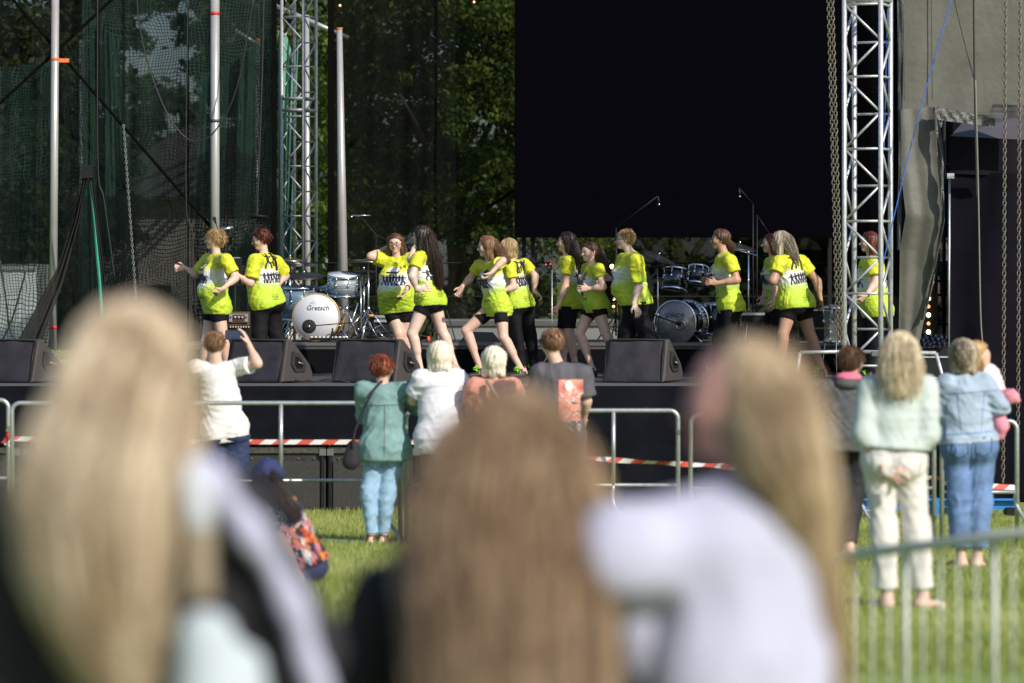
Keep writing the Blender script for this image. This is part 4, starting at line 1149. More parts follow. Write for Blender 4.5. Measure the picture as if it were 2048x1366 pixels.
for x in (1806, 1862):
    MB().tube([P(x, -60, 42.44), P(x + 3, 200, 42.44)], .006, 5).build('seam', mat('seam_dark', (.07, .07, .065), .8), tw)
gd = 43.2
gz_ = thing('gazebo', 'black pop up gazebo with side walls beside the stage', 'gazebo', (PX(2000, gd), gd + 1, 0))
m_gz = mat('gazebo_black', (.0045, .004, .0085), .8, var=.3, vscale=3, spec=.08)
m_gzt = mat('gazebo_roof', (.085, .078, .09), .7, var=.1, vscale=3)
sheet('canopy', [P(2098, 214, gd + 1.4), P(2000, 244, gd + .7), P(1901, 272, gd)], [P(2300, 214, gd + 1.4), P(2260, 250, gd + .7), P(2220, 288, gd)], m_gzt, gz_, 20, 12)
sheet('canopy', [P(2098, 214, gd + 1.4), P(2010, 232, gd + 1.2), P(1925, 245, gd + 2.8)], [P(2098, 214, gd + 1.4), P(2000, 244, gd + .7), P(1901, 272, gd)], m_gzt, gz_, 12, 12)
sheet('valance', edge(1900, 272, 347, gd - .01), edge(2240, 290, 362, gd - .01), mat('valance_black', (.008, .007, .012), .8, spec=.1), gz_, 40, 10, folds(.012, 12, .6, 4))
sheet('side_wall', [P(1902, 345, gd), P(1900, 560, gd), P(1897, 1020, gd)], [P(2240, 350, gd), P(2240, 560, gd), P(2240, 1020, gd)], m_gz, gz_, 80, 60, folds(.05, 8, 1.5, 12, .5))
sheet('side_wall', [P(1940, 345, gd + 2.8), P(1940, 1000, gd + 2.8)], [P(1902, 345, gd), P(1897, 1020, gd)], m_gz, gz_, 20, 20, folds(.02, 6, 1, 2))
MB().tube([P(1899, 350, gd - .04), P(1897, 790, gd - .04)], .014, 8).build('leg', m_alu, gz_, True)
MB().box(P(1901, 352, gd - .05), (.08, .05, .06)).build('corner_joint', m_alu, gz_)

# scaffold seen in the torn opening
sf = thing('scaffold', 'dark scaffold rails behind the torn tarp', 'scaffold', P(1885, 700, 45))
for x in (1872, 1888): MB().tube([P(x, 220, 45), P(x, 700, 45)], .022, 8).build('upright', m_dark, sf, True)
for y in (562, 590, 649, 330): MB().tube([P(1820, y, 45.03), P(1930, y, 45.03)], .016, 8).build('rail', m_dark, sf, True)
MB().tube([P(1873, 260, 45.1), P(1893, 236, 45.1)], .025, 6).build('strut', m_alu, sf, True)
o = MB().box(P(1940, 480, 50), (3.2, .1, 3.2)).build('back_curtain', m_skirt); tag(o, 'black curtain closing the wing behind the scaffold', 'curtain')
# light column
lc = thing('light_column', 'vertical column of six warm glowing blinder bulbs behind the tarp', 'stage light', P(1856, 690, 44.6))
MB().box(P(1860, 610, 44.75), (.17, .10, 1.1)).build('housing', m_dark, lc)
m_bulb = mat('warm_bulb', (1, .8, .5), .3, emit=(1.0, .72, .42), estr=6.0)
m_bulb2 = mat('dim_bulb', (1, .6, .3), .3, emit=(1.0, .45, .18), estr=1.3)
for i, y in enumerate((580, 597, 613, 630, 647, 664)):
    MB().ball(P(1857, y, 44.6), .027 if i % 2 else .022, 12).build('bulb', m_bulb if i % 2 else m_bulb2, lc, True)
def lamp(label, px, py, d, r=.03, m=m_bulb):
    t = thing('stage_lamp', label, 'stage lamp', P(px, py + 6, d)); MB().ball(P(px, py, d), r, 12).build('bulb', m, t, True)
    MB().lathe([(r * 1.0, .10), (r * 1.9, .06), (r * 2.0, -.01)], P(px, py, d), (0, 1, 0), 14, False).build('reflector', m_dark, t, True)
lamp('small warm lamp at the top left above the tapered pole', 680, 11, 47.5, .016, m_bulb2); lamp('small warm lamp at the top beside the video wall', 948, 4, 47.5, .016, m_bulb2)
lamp('round white lamp glowing left of the stout dancer face', 1224, 533, 48, .028); lamp('warm lamp glowing over the long copper ponytail', 1226, 565, 48, .018, m_bulb2)
lamp('warm white lamp glowing at the stout dancer waist', 1226, 597, 48, .028); lamp('dim orange lamp lowest behind the stout dancer', 1227, 613, 48, .02, m_bulb2)
# case with folded tarp in the wing
cs = thing('flight_case', 'black flight case in the right wing', 'case', P(1872, 760, 43)); MB().box(P(1868, 735, 43), (.34, .4, .45)).build('box', m_dark, cs)
for y in (714, 756): MB().box(P(1868, y, 42.79), (.35, .02, .02)).build('edge_strip', m_alu, cs)
sheet('folded_tarp', [P(1840, 668, 42.8), P(1842, 680, 42.75), P(1842, 694, 42.7)], [P(1894, 668, 42.8), P(1896, 682, 42.75), P(1892, 694, 42.7)], mat('tarp_navy', (.015, .02, .04), .3, var=.4, vscale=12), None, 40, 14, folds(.04, 14, 3, 8))
tag(bpy.data.objects['folded_tarp'], 'shiny dark blue tarpaulin folded on the flight case in the wing', 'tarpaulin')

# chains, ropes, cables
def chain(label, x0, x1, y0, y1, d, link=.062, r=.0062, w=.019, m=None, sag=0):
    a, b = P(x0, y0, d), P(x1, y1, d); n = int(np.linalg.norm(b - a) / (link * .72)); mb = MB(); dr = unit(b - a)
    th = np.linspace(0, 2 * np.pi, 9)[:-1]
    for i in range(n):
        c = a + (b - a) * (i + .5) / n; an_ = (i % 2) * 1.4 + .4; u = np.array([math.cos(an_), math.sin(an_), 0])
        mb.tube([c + dr * math.cos(t) * link * .5 + u * math.sin(t) * w for t in th], r, 4, closed=True)
    return tag(mb.build('chain', m or m_chain, None, True), label, 'chain')
m_chain = mat('chain_steel', (.20, .175, .14), .45, .5)
chain('left strand of the hanging hoist chain pair beside the right truss', 1656, 1676, -20, 690, 39.9)
chain('right strand of the hanging hoist chain pair beside the right truss', 1664, 1684, -20, 690, 39.9)
chain('hoist chain hanging in front of the gazebo wall, the left of two', 2011, 2006, -20, 965, 39.2)
chain('hoist chain hanging in front of the gazebo wall, the right of two', 2040, 2036, -20, 850, 39.2)
chain('thin pale chain hanging by the left scrim to a shackle', 247, 272, 250, 600, 47, .05, .005, .013, mat('chain_pale', (.22, .24, .22), .5, .5))
def cable(label, pts, d, r, m, cat='cable', n=40):
    o = MB().tube(curve_pts([P(*p, d) if len(p) == 2 else P(*p) for p in pts], n), r, 6).build('rope' if cat == 'rope' else 'cable', m, None, True); return tag(o, label, cat)
m_blue = mat('blue_rope', (.03, .13, .55), .6); m_cab = mat('cable_black', (.012, .012, .013), .5); m_cabg = mat('cable_grey', (.20, .20, .18), .5)
cable('thin blue rope slanting down in front of the grey tarp to the truss', [(1908, -20), (1830, 260), (1758, 560)], 40.0, .0062, m_blue, 'rope')
cable('thin blue rope running straight down inside the right truss', [(1776, -20), (1768, 300)], 40.3, .005, m_blue, 'rope')
cable('black cable hanging straight down the grey tarp', [(1947, -20), (1949, 170), (1954, 400)], 39.3, .010, m_cab)
cable('grey cable hanging down the gazebo wall', [(1951, 160), (1957, 400), (1961, 620), (1966, 700)], 39.25, .008, m_cabg)
cable('thin dark cord slanting across the grey tarp', [(1906, -10), (1930, 90), (1950, 165)], 39.35, .005, m_cab)
cable('black cable hanging in a deep loop behind the blonde dancer', [(272, -20), (282, 70), (310, 170), (345, 245), (385, 282), (430, 262), (475, 170), (510, -20)], 48.5, .010, m_cab)
cable('black cord falling left of the gathered curtain', [(195, -20), (196, 330), (208, 400), (230, 560)], 48.6, .010, m_cab)
cable('black cord falling behind the blonde dancer towards the amplifier', [(376, -20), (372, 390), (385, 470), (392, 640)], 48.6, .009, m_cab)
cable('pair of black cables hanging above the auburn haired dancer', [(528, -20), (524, 150), (518, 330), (513, 435)], 48.4, .013, m_cab)
cable('black cable looping on the white trailer at the left edge', [(0, 520), (12, 600), (20, 660), (40, 690)], 48.3, .012, m_cab)
cable('second black cable crossing on the white trailer at the left edge', [(52, 540), (30, 620), (10, 670), (-10, 700)], 48.2, .012, m_cab)

# blue steel base and grey frame at right
bl = thing('blue_steel_base', 'bright blue steel ballast frame on the grass at the right', 'steel base', P(1870, 1010, 39.0))
m_bl = mat('blue_paint', (.02, .19, .52), .4, var=.15, vscale=10)
MB().box(P(1870, 1008, 39.0), ((2035 - 1700) / FPX * 39, .12, .11)).build('beam', m_bl, bl)
MB().box(P(1870, 999, 38.9), ((2035 - 1700) / FPX * 39, .06, .02)).build('flange', m_bl, bl)
MB().box(P(1868, 1015, 39.1), (.04, .6, .22)).build('cross_member', m_bl, bl)
for x in (1712, 1880, 2020): MB().box(P(x, 1022, 39.0), (.10, .3, .08)).build('foot', m_dark, bl)
MB().box(P(1712, 978, 39.0), (.09, .12, .12)).build('jack', m_alu, bl)
hr = thing('hand_rail', 'silver square tube rail across the front of the right truss', 'railing', P(1735, 760, 39.7))
for a, b in (((1600, 705), (1694, 703)), ((1694, 703), (1872, 706)), ((1872, 706), (1898, 800)), ((1600, 705), (1590, 780)), ((1694, 768), (1765, 768))):
    MB().tube([P(*a, 39.7), P(*b, 39.7)], .019, 8).build('rail', m_aluw, hr, True)
MB().box(P(1758, 707, 39.65), (.15, .08, .05)).build('clamp', mat('clamp_grey', (.2, .2, .2), .4, .7), hr)

# ------------------------------------------------------------------ crowd barriers
m_galv = mat('galvanised', (.46, .49, .50), .38, .65, var=.15, vscale=18)
def barrier(label, x0, x1, ytop, d, posts, foot, xmid=None, open0=False, open1=False):
    zt = PZ(ytop, d); g = gz(d); zm = g + .55 * (zt - g) - .12; r = thing('crowd_barrier', label, 'barrier', (PX((x0 + x1) / 2, d), d, g), 'steel crowd barriers before the stage')
    X0, X1 = PX(x0, d), PX(x1, d); c = .07
    arc = lambda cx, s: [(cx + s * c * math.sin(t), d, zt - c + c * math.cos(t)) for t in np.linspace(0, math.pi / 2, 7)]
    pts = [(X0, d, g + .02)] + [(p[0], p[1], p[2]) for p in arc(X0 + c, -1)[::-1]] + arc(X1 - c, 1) + [(X1, d, g + .02)]
    MB().tube(pts, .019, 10).build('frame', m_galv, r, True)
    MB().tube([(X0, d, zm), (X1, d, zm)], .014, 8).build('middle_rail', m_galv, r, True)
    for x in posts: MB().tube([(PX(x, d), d, zm), (PX(x, d), d, zt)], .017, 8).build('upright', m_galv, r, True)
    for x, s in foot:
        X = PX(x, d); MB().tube(curve_pts([(X, d, zm), (X, d, g + .36), (X + s * .08, d - .1, g + .20), (X + s * .17, d - .22, g + .09), (X + s * .17, d - .24, g + .012)], 16), .016, 8).build('foot', m_galv, r, True)
    return r
barrier('steel crowd barrier ending at the far left edge', -420, 17, 800, 33.0, (-200,), ((-300, 1),))
b1 = barrier('steel crowd barrier behind the man in the white T-shirt', 24, 800, 806, 32.7, (562,), ((120, -1), (757, 1)))
barrier('steel crowd barrier ending with a round corner right of the boy', 812, 1356, 821, 32.5, (1227,), ((1227, 1), (900, 1)))
barrier('steel crowd barrier starting behind the white shouldered girl', 1381, 1868, 830, 32.3, (1620,), ((1722, 1),))
barrier('steel crowd barrier running off at the right edge', 1884, 2034, 842, 32.0, (), ((2032, 1),))
MB().tube([P(642, 1081, 32.2), P(850, 1087, 32.2)], .014, 8).build('foot_bar', m_galv, b1, True)
def tape_mat():
    m = bpy.data.materials.new('barrier_tape'); m.use_nodes = True; nt = m.node_tree; b = nt.nodes['Principled BSDF']; L = nt.links.new
    tc = nt.nodes.new('ShaderNodeTexCoord'); sp = nt.nodes.new('ShaderNodeSeparateXYZ'); L(tc.outputs['Object'], sp.inputs[0])
    a = nt.nodes.new('ShaderNodeMath'); a.operation = 'MULTIPLY_ADD'; L(sp.outputs[0], a.inputs[0]); a.inputs[1].default_value = 4.6; 
    c = nt.nodes.new('ShaderNodeMath'); c.operation = 'MULTIPLY'; L(sp.outputs[2], c.inputs[0]); c.inputs[1].default_value = -6; L(c.outputs[0], a.inputs[2])
    f = nt.nodes.new('ShaderNodeMath'); f.operation = 'FRACT'; L(a.outputs[0], f.inputs[0])
    g = nt.nodes.new('ShaderNodeMath'); g.operation = 'LESS_THAN'; L(f.outputs[0], g.inputs[0]); g.inputs[1].default_value = .5
    mx = nt.nodes.new('ShaderNodeMix'); mx.data_type = 'RGBA'; L(g.outputs[0], mx.inputs[0]); mx.inputs[6].default_value = (.72, .70, .70, 1); mx.inputs[7].default_value = (.58, .09, .06, 1)
    L(mx.outputs[2], b.inputs['Base Color']); b.inputs['Roughness'].default_value = .4
    return m
m_tape = tape_mat()
def tape(label, pts, d, w=.042, tw=0.0):
    c = curve_pts([P(x, y, d) for x, y in pts], 60); off = np.zeros_like(c); a = np.sin(np.linspace(0, tw, 60)) * .9
    off[:, 2] = w / 2 * np.cos(a); off[:, 1] = w / 2 * np.sin(a)
    V = np.vstack([c + off, c - off]); F = [(i, i + 1, 61 + i, 60 + i) for i in range(59)]
    tag(obj('barrier_tape', V, F, m_tape, None, True), label, 'tape')
tape('red and white tape strung behind the man and the crouching woman', [(20, 877), (300, 882), (560, 884), (830, 884)], 33.6)
tape('red and white tape strung low right of the boy', [(1100, 908), (1228, 920), (1360, 928), (1440, 932)], 32.6, .045, 9)
tape('red and white tape strung between the two right hand women', [(1440, 932), (1700, 962), (1780, 968), (1868, 955), (1900, 968), (2030, 975)], 33.2, .05, 7)
kn_ = MB(); c = P(20, 866, 32.9); rs = np.random.RandomState(2)
V = []; F = []
for i in range(6):
    a = unit(rs.randn(3)); b = unit(np.cross(a, rs.randn(3))); n0 = len(V); V += [c - a * .02, c + a * .10 + b * .03, c + a * .12 - b * .03, c + b * .03]; F.append((n0, n0 + 1, n0 + 2, n0 + 3))
tag(obj('tape_knot', np.array(V), F, m_tape, None), 'knot of red and white tape tied to the far left barrier', 'tape')

# near fence at the lower right
nf = thing('mesh_fence', 'pale green grey mesh barrier close to the camera at lower right', 'fence', (PX(1900, 14), 14, .78))
m_nf = mat('fence_pale', (.50, .53, .50), .5, .2)
pa, pb = P(1600, 1124, 15.4), P(2200, 1046, 13.6)
MB().tube([pa, pb], .021, 10).build('top_rail', m_nf, nf, True)
dn = np.array([0, 0, -.86])
MB().tube([pa + dn, pb + dn], .018, 8).build('bottom_rail', m_nf, nf, True)
for i in range(17):
    t = (i + .5) / 17; a = pa + (pb - pa) * t; big = i in (6, 11, 13)
    MB().tube([a, a + dn], .012 if big else .0045, 6).build('bar', m_nf, nf, True)

# ------------------------------------------------------------------ stage equipment
m_chrome = mat('chrome', (.75, .76, .78), .15, 1.0)
m_cym = mat('cymbal_bronze', (.40, .33, .18), .28, .95, var=.2, vscale=20); m_cymd = mat('cymbal_dark', (.05, .048, .045), .4, .6)
m_pearl = mat('blue_pearl_shell', (.05, .10, .17), .2, .3, var=.7, vscale=4, col2=(.28, .38, .46), stretch=(1, 1, 14))
m_pearl_l = mat('silver_pearl_shell', (.10, .15, .18), .2, .3, var=.7, vscale=4, col2=(.62, .68, .70), stretch=(1, 1, 16))
m_pearl_d = mat('dark_pearl_shell', (.02, .05, .10), .2, .3, var=.7, vscale=5, col2=(.10, .24, .36), stretch=(10, 10, 1))
m_blacksh = mat('black_lacquer_shell', (.006, .006, .010), .08, .0, coat=1.0)
m_white = mat('drum_head_white', (.62, .64, .68), .45); m_gold = mat('gold_hoop', (.50, .30, .10), .35, .2)
m_clear = mat('drum_head_smoky', (.34, .31, .29), .16, .35, var=.35, vscale=4)
m_copper = mat('copper_head', (.32, .15, .09), .35, .3, var=.3, vscale=8)
m_foam = mat('microphone_foam', (.012, .014, .012), .9)

def axes(axis):
    a = unit(axis); u = unit(np.cross(a, [0, 0, 1.])) if abs(a[2]) < .9 else np.array([1., 0, 0]); u = unit(u - a * (u @ a)); return a, u, np.cross(u, a)

def drum(label, c, axis, r, dep, shell, hoop, head, back=None, lugs=8, name='drum', group=None, hw=.035, bottom=None):
    """c = centre of the front head, axis points out of the front head"""
    a, u, w = axes(axis); c = np.array(c); t = thing(name, label, 'drum', c - np.array([0, 0, r]), group)
    MB().lathe([(r * .985, 0), (r * .985, -dep)], c - a * .01, a, 32).build('shell', shell, t, True)
    for o in (0, -dep):
        MB().lathe([(r * 1.0, -hw), (r * 1.035, -hw), (r * 1.035, .004), (r * .985, .004)], c + a * (o if o == 0 else o + hw * .5), a, 36, False).build('hoop', hoop, t, True)
    MB().lathe([(r * .985, -.004), (r * .98, 0.0), (.001, .002)], c, a, 36).build('head', head, t, True)
    MB().lathe([(r * .985, .004), (r * .98, 0), (.001, -.002)], c - a * dep, a, 32).build('rear_head', bottom or head, t, True)
    for i in range(lugs):
        th = 2 * math.pi * (i + .5) / lugs; rd = u * math.cos(th) + w * math.sin(th)
        l = MB().tube([c + rd * r * 1.03 - a * .002, c + rd * r * 1.03 - a * dep * .40], .0055, 6).build('tension_rod', m_chrome, t, True)
        MB().ball(c + rd * r * 1.01 - a * dep * .44, (.016, .016, .022), 8).build('lug', m_chrome, l, True)
    return t

def deco(s, size, c, axis, m, parent, shear=0, dx=0, dz=0):
    a, u, w = axes(axis); x = -u if False else u
    V, F = tp(s, size, shear)
    # reading direction: to the viewer's right
    rt = u if u[0] > 0 else -u; upv = w if w[2] > 0 else -w
    P3 = np.array([c + a * .006 + rt * (v[0] + dx) + upv * (v[1] + dz) for v in V])
    o = obj('lettering', P3, F, m, parent); o['kind'] = 'stuff'; return o

def stand(label, x, y, z0, h, spread=.28, m=None, r=.010, name='stand', cat='stand', lean=(0, 0), nleg=3, legh=.32, yaw=0.3):
    m = m or m_dark; t = thing(name, label, cat, (x, y, z0))
    for i in range(nleg):
        th = yaw + 2 * math.pi * i / nleg
        MB().tube([(x, y, z0 + legh), (x + math.cos(th) * spread, y + math.sin(th) * spread, z0 + .012)], r * .8, 6).build('leg', m, t, True)
        MB().tube([(x, y, z0 + legh * .35), (x + math.cos(th) * spread * .5, y + math.sin(th) * spread * .5, z0 + legh * .5)], r * .6, 6).build('strut', m, t, True)
    MB().tube([(x, y, z0 + .06), (x + lean[0], y + lean[1], z0 + h)], r, 8).build('pole', m, t, True)
    MB().lathe([(r * 1.9, -.03), (r * 1.9, .03)], (x, y, z0 + legh), (0, 0, 1), 8).build('collar', m, t, True)
    return t
def cymbal_on(t, c, r, tilt=(0, 0), m=None):
    n = unit(np.array([tilt[0], tilt[1], 1.0]))
    MB().lathe([(.001, .028), (r * .12, .026), (r * .2, .012), (r * .6, .005), (r, -.008), (r * .6, .0), (r * .2, .006), (.001, .02)], c, n, 36, False).build('cymbal', m or m_cym, t, True)
    MB().lathe([(.012, .02), (.012, .06)], c, n, 8).build('wing_nut', m_chrome, t, True)
def mic_on(t, pts, mh=.0, d=None, r=.007, head=.022, ln=.12, drr=None, m=None):
    c = [P(*p) for p in pts]; MB().tube(c, r, 6).build('boom_arm', m or m_dark, t, True)
    e = c[-1]; dr = unit(e - c[-2]) if drr is None else unit(drr)
    b = MB().lathe([(.010, 0), (.014, ln * .6), (.016, ln)], e, dr, 10).build('microphone', m_dark, t, True)
    MB().ball(e + dr * (ln + .015), head, 10).build('grille', m_foam if head > .02 else m_chrome, b, True)

RZ = rz1
D1 = 46.4
# --- kit at the left
c = P(632, 634.5, D1 - .25); ax1 = (-.10, -1, 0)
bd = drum('white fronted bass drum with a gold hoop at the left of the band riser', c, ax1, .283, .40, m_pearl_d, m_gold, m_white, lugs=8, name='bass_drum', hw=.03)
deco('Gretsch', .085, c, ax1, mat('ink_black', (.02, .02, .02), .6), bd, .25, 0.02, .085)
V = []; F = []
MB().tube([c + np.array([-.07, -.012, .16]), c + np.array([-.04, -.012, .19]), c + np.array([-.01, -.012, .165])], .002, 4).build('lettering_swash', MATS['ink_black'], bd)
for s in (-1, 1): MB().tube([c + np.array([s * .26, .1, -.08]), c + np.array([s * .40, -.05, -.285])], .009, 6).build('spur', m_chrome, bd, True)
drum('silver pearl snare sized tom tilted above the white bass drum', P(686, 549, D1), (.05, -.22, 1), .185, .24, m_pearl_l, m_chrome, m_white, bottom=mat('tom_bottom', (.03, .03, .035), .4), name='tom', hw=.025)
drum('blue pearl floor tom standing left of the white bass drum', P(597, 573, D1 + .15), (0, -.06, 1), .20, .40, m_pearl, m_chrome, m_white, name='floor_tom')
drum('small blue pearl tom behind the silver pearl tom', P(652, 574, D1 + .3), (-.2, -.2, 1), .14, .18, m_pearl, m_chrome, m_white, lugs=6, name='tom', hw=.02)
x, y = PX(608, D1 + .1), D1 + .1
t = stand('dark wide cymbal on a stand over the floor tom', x, y, RZ, PZ(552, D1) - RZ, .26, m_chrome, .009, 'cymbal_stand', 'cymbal'); cymbal_on(t, (x, y, PZ(551, D1)), .255, (.02, -.20), m_cymd)
x, y = PX(580, D1 + .7), D1 + .7
t = stand('flat brass cymbal on a stand behind the auburn haired dancer', x, y, RZ, PZ(520, y) - RZ, .26, m_chrome, .009, 'cymbal_stand', 'cymbal'); cymbal_on(t, (x, y, PZ(519, y)), .23, (.04, -.07))
x, y = PX(737, D1), D1
t = stand('brass cymbal on a chrome stand beside the dancer with her hand behind her head', x, y, RZ, PZ(522, y) - RZ, .32, m_chrome, .011, 'cymbal_stand', 'cymbal', legh=.40); cymbal_on(t, (x, y, PZ(521, y)), .21, (.06, -.06))
x, y = PX(728, D1 + .4), D1 + .4
t = stand('second lower cymbal on a stand right of the silver tom', x, y, RZ, PZ(548, y) - RZ, .30, m_chrome, .009, 'cymbal_stand', 'cymbal', legh=.36, yaw=1.2); cymbal_on(t, (x, y, PZ(543, y)), .16, (-.05, -.10), m_cymd)
# drum hardware, kick microphone
t = stand('low black stand with a kick drum microphone before the white bass drum', PX(665, 45.95), 45.95, RZ, .17, .11, None, .010, 'mic_stand', 'microphone stand', legh=.10)
MB().tube([P(706, 645, 45.95), P(622, 652, 45.92)], .0075, 6).build('boom_arm', m_dark, t, True)
MB().lathe([(.03, .02), (.075, .018), (.085, 0), (.075, -.018), (.03, -.03)], P(618, 653, 45.90), (0, 1, 0), 20).build('kick_microphone', m_foam, t, True)
MB().lathe([(.02, 0), (.018, -.012)], P(618, 653, 45.865), (0, 1, 0), 10).build('grille', m_chrome, t, True)
pb = thing('pedal_board', 'row of small white marked effect boxes on the riser edge by the white bass drum', 'effects pedals', P(655, 684, 45.95))
for i in range(9): MB().box(P(624 + i * 8, 677, 45.98), (.042, .10, .05)).build('pedal', m_dark, pb); MB().box(P(624 + i * 8, 674, 45.925), (.03, .012, .02)).build('label_plate', mat('plate_white', (.6, .62, .6), .5, var=.6, vscale=90), pb)
o = MB()
rs = np.random.RandomState(3)
for k in range(16):
    a = np.array([PX(700 + 90 * rs.rand(), 46.1), 46 + .5 * rs.rand(), RZ + .01]); pts = [a + np.array([rs.uniform(-.2, .2), rs.uniform(-.15, .15), abs(rs.randn()) * .035]) * j for j in range(4)]
    o.tube(curve_pts(pts, 14), .006, 5)
tag(o.build('cable_tangle', m_cab, None, True), 'tangle of black cables lying on the riser under the hi-hat stands', 'cables', kind='stuff')
hw = thing('pedal_hardware', 'chrome hi-hat and kick pedal hardware standing between the silver tom and the dancers', 'drum hardware', P(712, 684, 46.2))
for i, (a, b) in enumerate((((690, 612), (720, 684)), ((716, 606), (690, 684)), ((722, 560), (722, 684)), ((735, 640), (760, 684)), ((735, 640), (712, 684)), ((748, 655), (775, 682)), ((700, 600), (684, 640)))):
    MB().tube([P(*a, 46.2 + i * .03), P(*b, 46.2 + i * .02)], .010, 7).build('chrome_rod', m_chrome, hw, True)
for i in range(5):
    MB().box(P(694 + i * 15, 680, 46.1), (.05, .16, .02), .3 * i).build('pedal_plate', (m_chrome, mat('gaffer_orange', (.75, .30, .03), .6), m_chrome, mat('green_tape', (.25, .6, .08), .5), m_alu)[i], hw)
MB().ball(P(742, 631.5, 46.1), (.035, .02, .018), 8).build('wing_clamp', MATS['gaffer_orange'], hw, True)
rk = thing('rack_case', 'small grey rack case standing behind the dancer with her hand behind her head', 'case', P(772, 684, 47)); MB().box(P(772, 655, 47), (.28, .3, .34)).build('box', m_dark, rk)
for yy in (633, 642, 676): MB().box(P(772, yy, 46.83), (.29, .02, .03)).build('edge_strip', m_alu, rk)
MB().box(P(772, 637.5, 46.84), (.22, .02, .03)).build('front_panel', mat('rack_green', (.05, .09, .07), .4), rk)

# --- amplifier with knobs
am = thing('amplifier', 'guitar amplifier with a brass coloured head on a black cabinet left of the riser', 'amplifier', P(478, 690, 46.3))
MB().box(P(477, 640, 46.5), ((499 - 455) / FPX * 46.5, .28, .20)).build('head_case', mat('tolex_brown', (.10, .065, .045), .8), am)
MB().box(P(477, 636, 46.34), ((497 - 458) / FPX * 46.5, .02, .105)).build('brass_frame', mat('brass_frame', (.34, .25, .13), .4, .4), am)
MB().box(P(477, 636, 46.325), ((488 - 467) / FPX * 46.5, .02, .075)).build('panel', mat('panel_dark', (.06, .035, .03), .5), am)
for i in range(3): MB().lathe([(.012, 0), (.010, -.022)], P(470.5 + 7 * i, 634.5, 46.31), (0, 1, 0), 10).build('knob', mat('knob_white', (.6, .6, .58), .4), am, True)
for x in (461.5, 492.5): MB().box(P(x, 636, 46.325), (.035, .02, .09)).build('side_plate', mat('side_plate', (.26, .25, .32), .4), am); MB().lathe([(.009, 0), (.008, -.012)], P(x, 634, 46.31), (0, 1, 0), 8).build('socket', m_frame, am, True)
MB().box(P(478, 671, 46.5), ((502 - 454) / FPX * 46.5, .35, (692 - 651) / FPX * 46.5)).build('cabinet', m_dark, am)
for i in range(8): MB().lathe([(.010, 0), (.008, -.018)], P(461 + 5.2 * i, 654, 46.31), (0, 1, 0), 8).build('cabinet_knob', mat('knob_cream', (.68, .62, .48), .4), am, True)
# --- mic and music stands, left
for lab, px, d_, top, boom in (('black boom microphone stand left of the auburn haired dancer', 452, 47.4, 432, [(452, 456, 47.4), (408, 461, 47.4)]),
                               ('black microphone stand with its head above the short haired blonde dancer', 440, 47.0, 470, [(440, 472, 47.0), (432, 447, 47.0)]),
                               ('tall black stand with a round shaded microphone above the auburn haired dancer', 496, 47.2, 520, [(496, 520, 47.2), (514, 445, 47.2)])):
    x = PX(px, d_); t = stand(lab, x, d_, RZ - .3, PZ(top, d_) - RZ + .3, .3, None, .009, 'mic_stand', 'microphone stand'); mic_on(t, boom, head=.024, ln=.05)
    if px == 496: MB().lathe([(.04, .02), (.12, .01), (.125, -.01), (.04, -.02)], P(517, 434, 47.2), (0, .1, 1), 18).build('shade', m_dark, t, True)
    if px == 452: MB().lathe([(.022, 0), (.022, .22)], P(432, 462, 47.4), unit([1, 0, .22]), 10).build('shotgun_microphone', m_chrome, t, True)
t = stand('black music stand with a flat desk behind the short haired blonde dancer', PX(470, 46.9), 46.9, RZ - .3, PZ(540, 46.9) - RZ + .3, .28, None, .009, 'music_stand', 'music stand'); MB().box(P(468, 532, 46.85), (.20, .02, .22)).build('desk', m_dark, t)
MB().box(P(473, 515.5, 46.84), (.09, .01, .012)).build('desk_edge', m_alu, t)
t = stand('black microphone stand with a long boom over the left drum kit', PX(752, 47.6), 47.6, RZ, PZ(470, 47.6) - RZ, .3, None, .009, 'mic_stand', 'microphone stand'); mic_on(t, [(790, 487, 47.6), (752, 470, 47.6), (722, 434, 47.5)], head=.014, ln=.10, drr=(-1, 0, 0), m=m_dark)
MB().tube([P(703, 431, 47.5), P(741, 431, 47.5)], .010, 6).build('shotgun_microphone', m_chrome, t, True)
t = stand('thin microphone stand held before the dark bob haired dancer', PX(1104, 43.9), 43.9, FLOOR, PZ(540, 43.9) - FLOOR, .25, m_alu, .009, 'mic_stand', 'microphone stand')
# --- kit at the right
D2 = 46.5; ax2 = unit([-.42, -.9, 0]); c = P(1350, 645, D2 - .1)
bd = drum('smoky see through bass drum facing left at the right of the riser', c, ax2, .268, .42, m_blacksh, m_chrome, m_clear, lugs=8, name='bass_drum', hw=.03)
deco('SONOR', .075, c, ax2, MATS['ink_black'], bd, 0, 0.0, .06)
MB().lathe([(.055, .002), (.066, .008), (.055, .012)], c + unit([.9, -.42, 0]) * .08 + ax2 * .003 - np.array([0, 0, .03]), ax2, 22, False).build('port_ring', m_chrome, bd, True)
for s in (-1, 1): MB().tube([c + np.array([s * .2, .1, -.12]), c + np.array([s * .36, -.02, -.27])], .009, 6).build('spur', m_chrome, bd, True)
MB().tube([P(1306, 629, D2 - .35), P(1352, 646, D2 - .28)], .009, 6).build('microphone_boom', m_dark, bd, True)
MB().lathe([(.016, 0), (.026, .02), (.026, .06)], P(1352, 646, D2 - .28), unit([1, .3, -.2]), 12).build('kick_microphone', m_foam, bd, True)
for lab, px, py, r_, dd in (('black lacquer tom with chrome rims, the left of two over the smoky bass drum', 1354, 538, .155, .26), ('black lacquer tom with chrome rims, the right of two over the smoky bass drum', 1398, 532, .125, .22)):
    drum(lab, P(px, py, D2), (.15, .20, 1), r_, dd, m_blacksh, m_chrome, m_white, lugs=8, name='tom', hw=.022, bottom=m_copper)
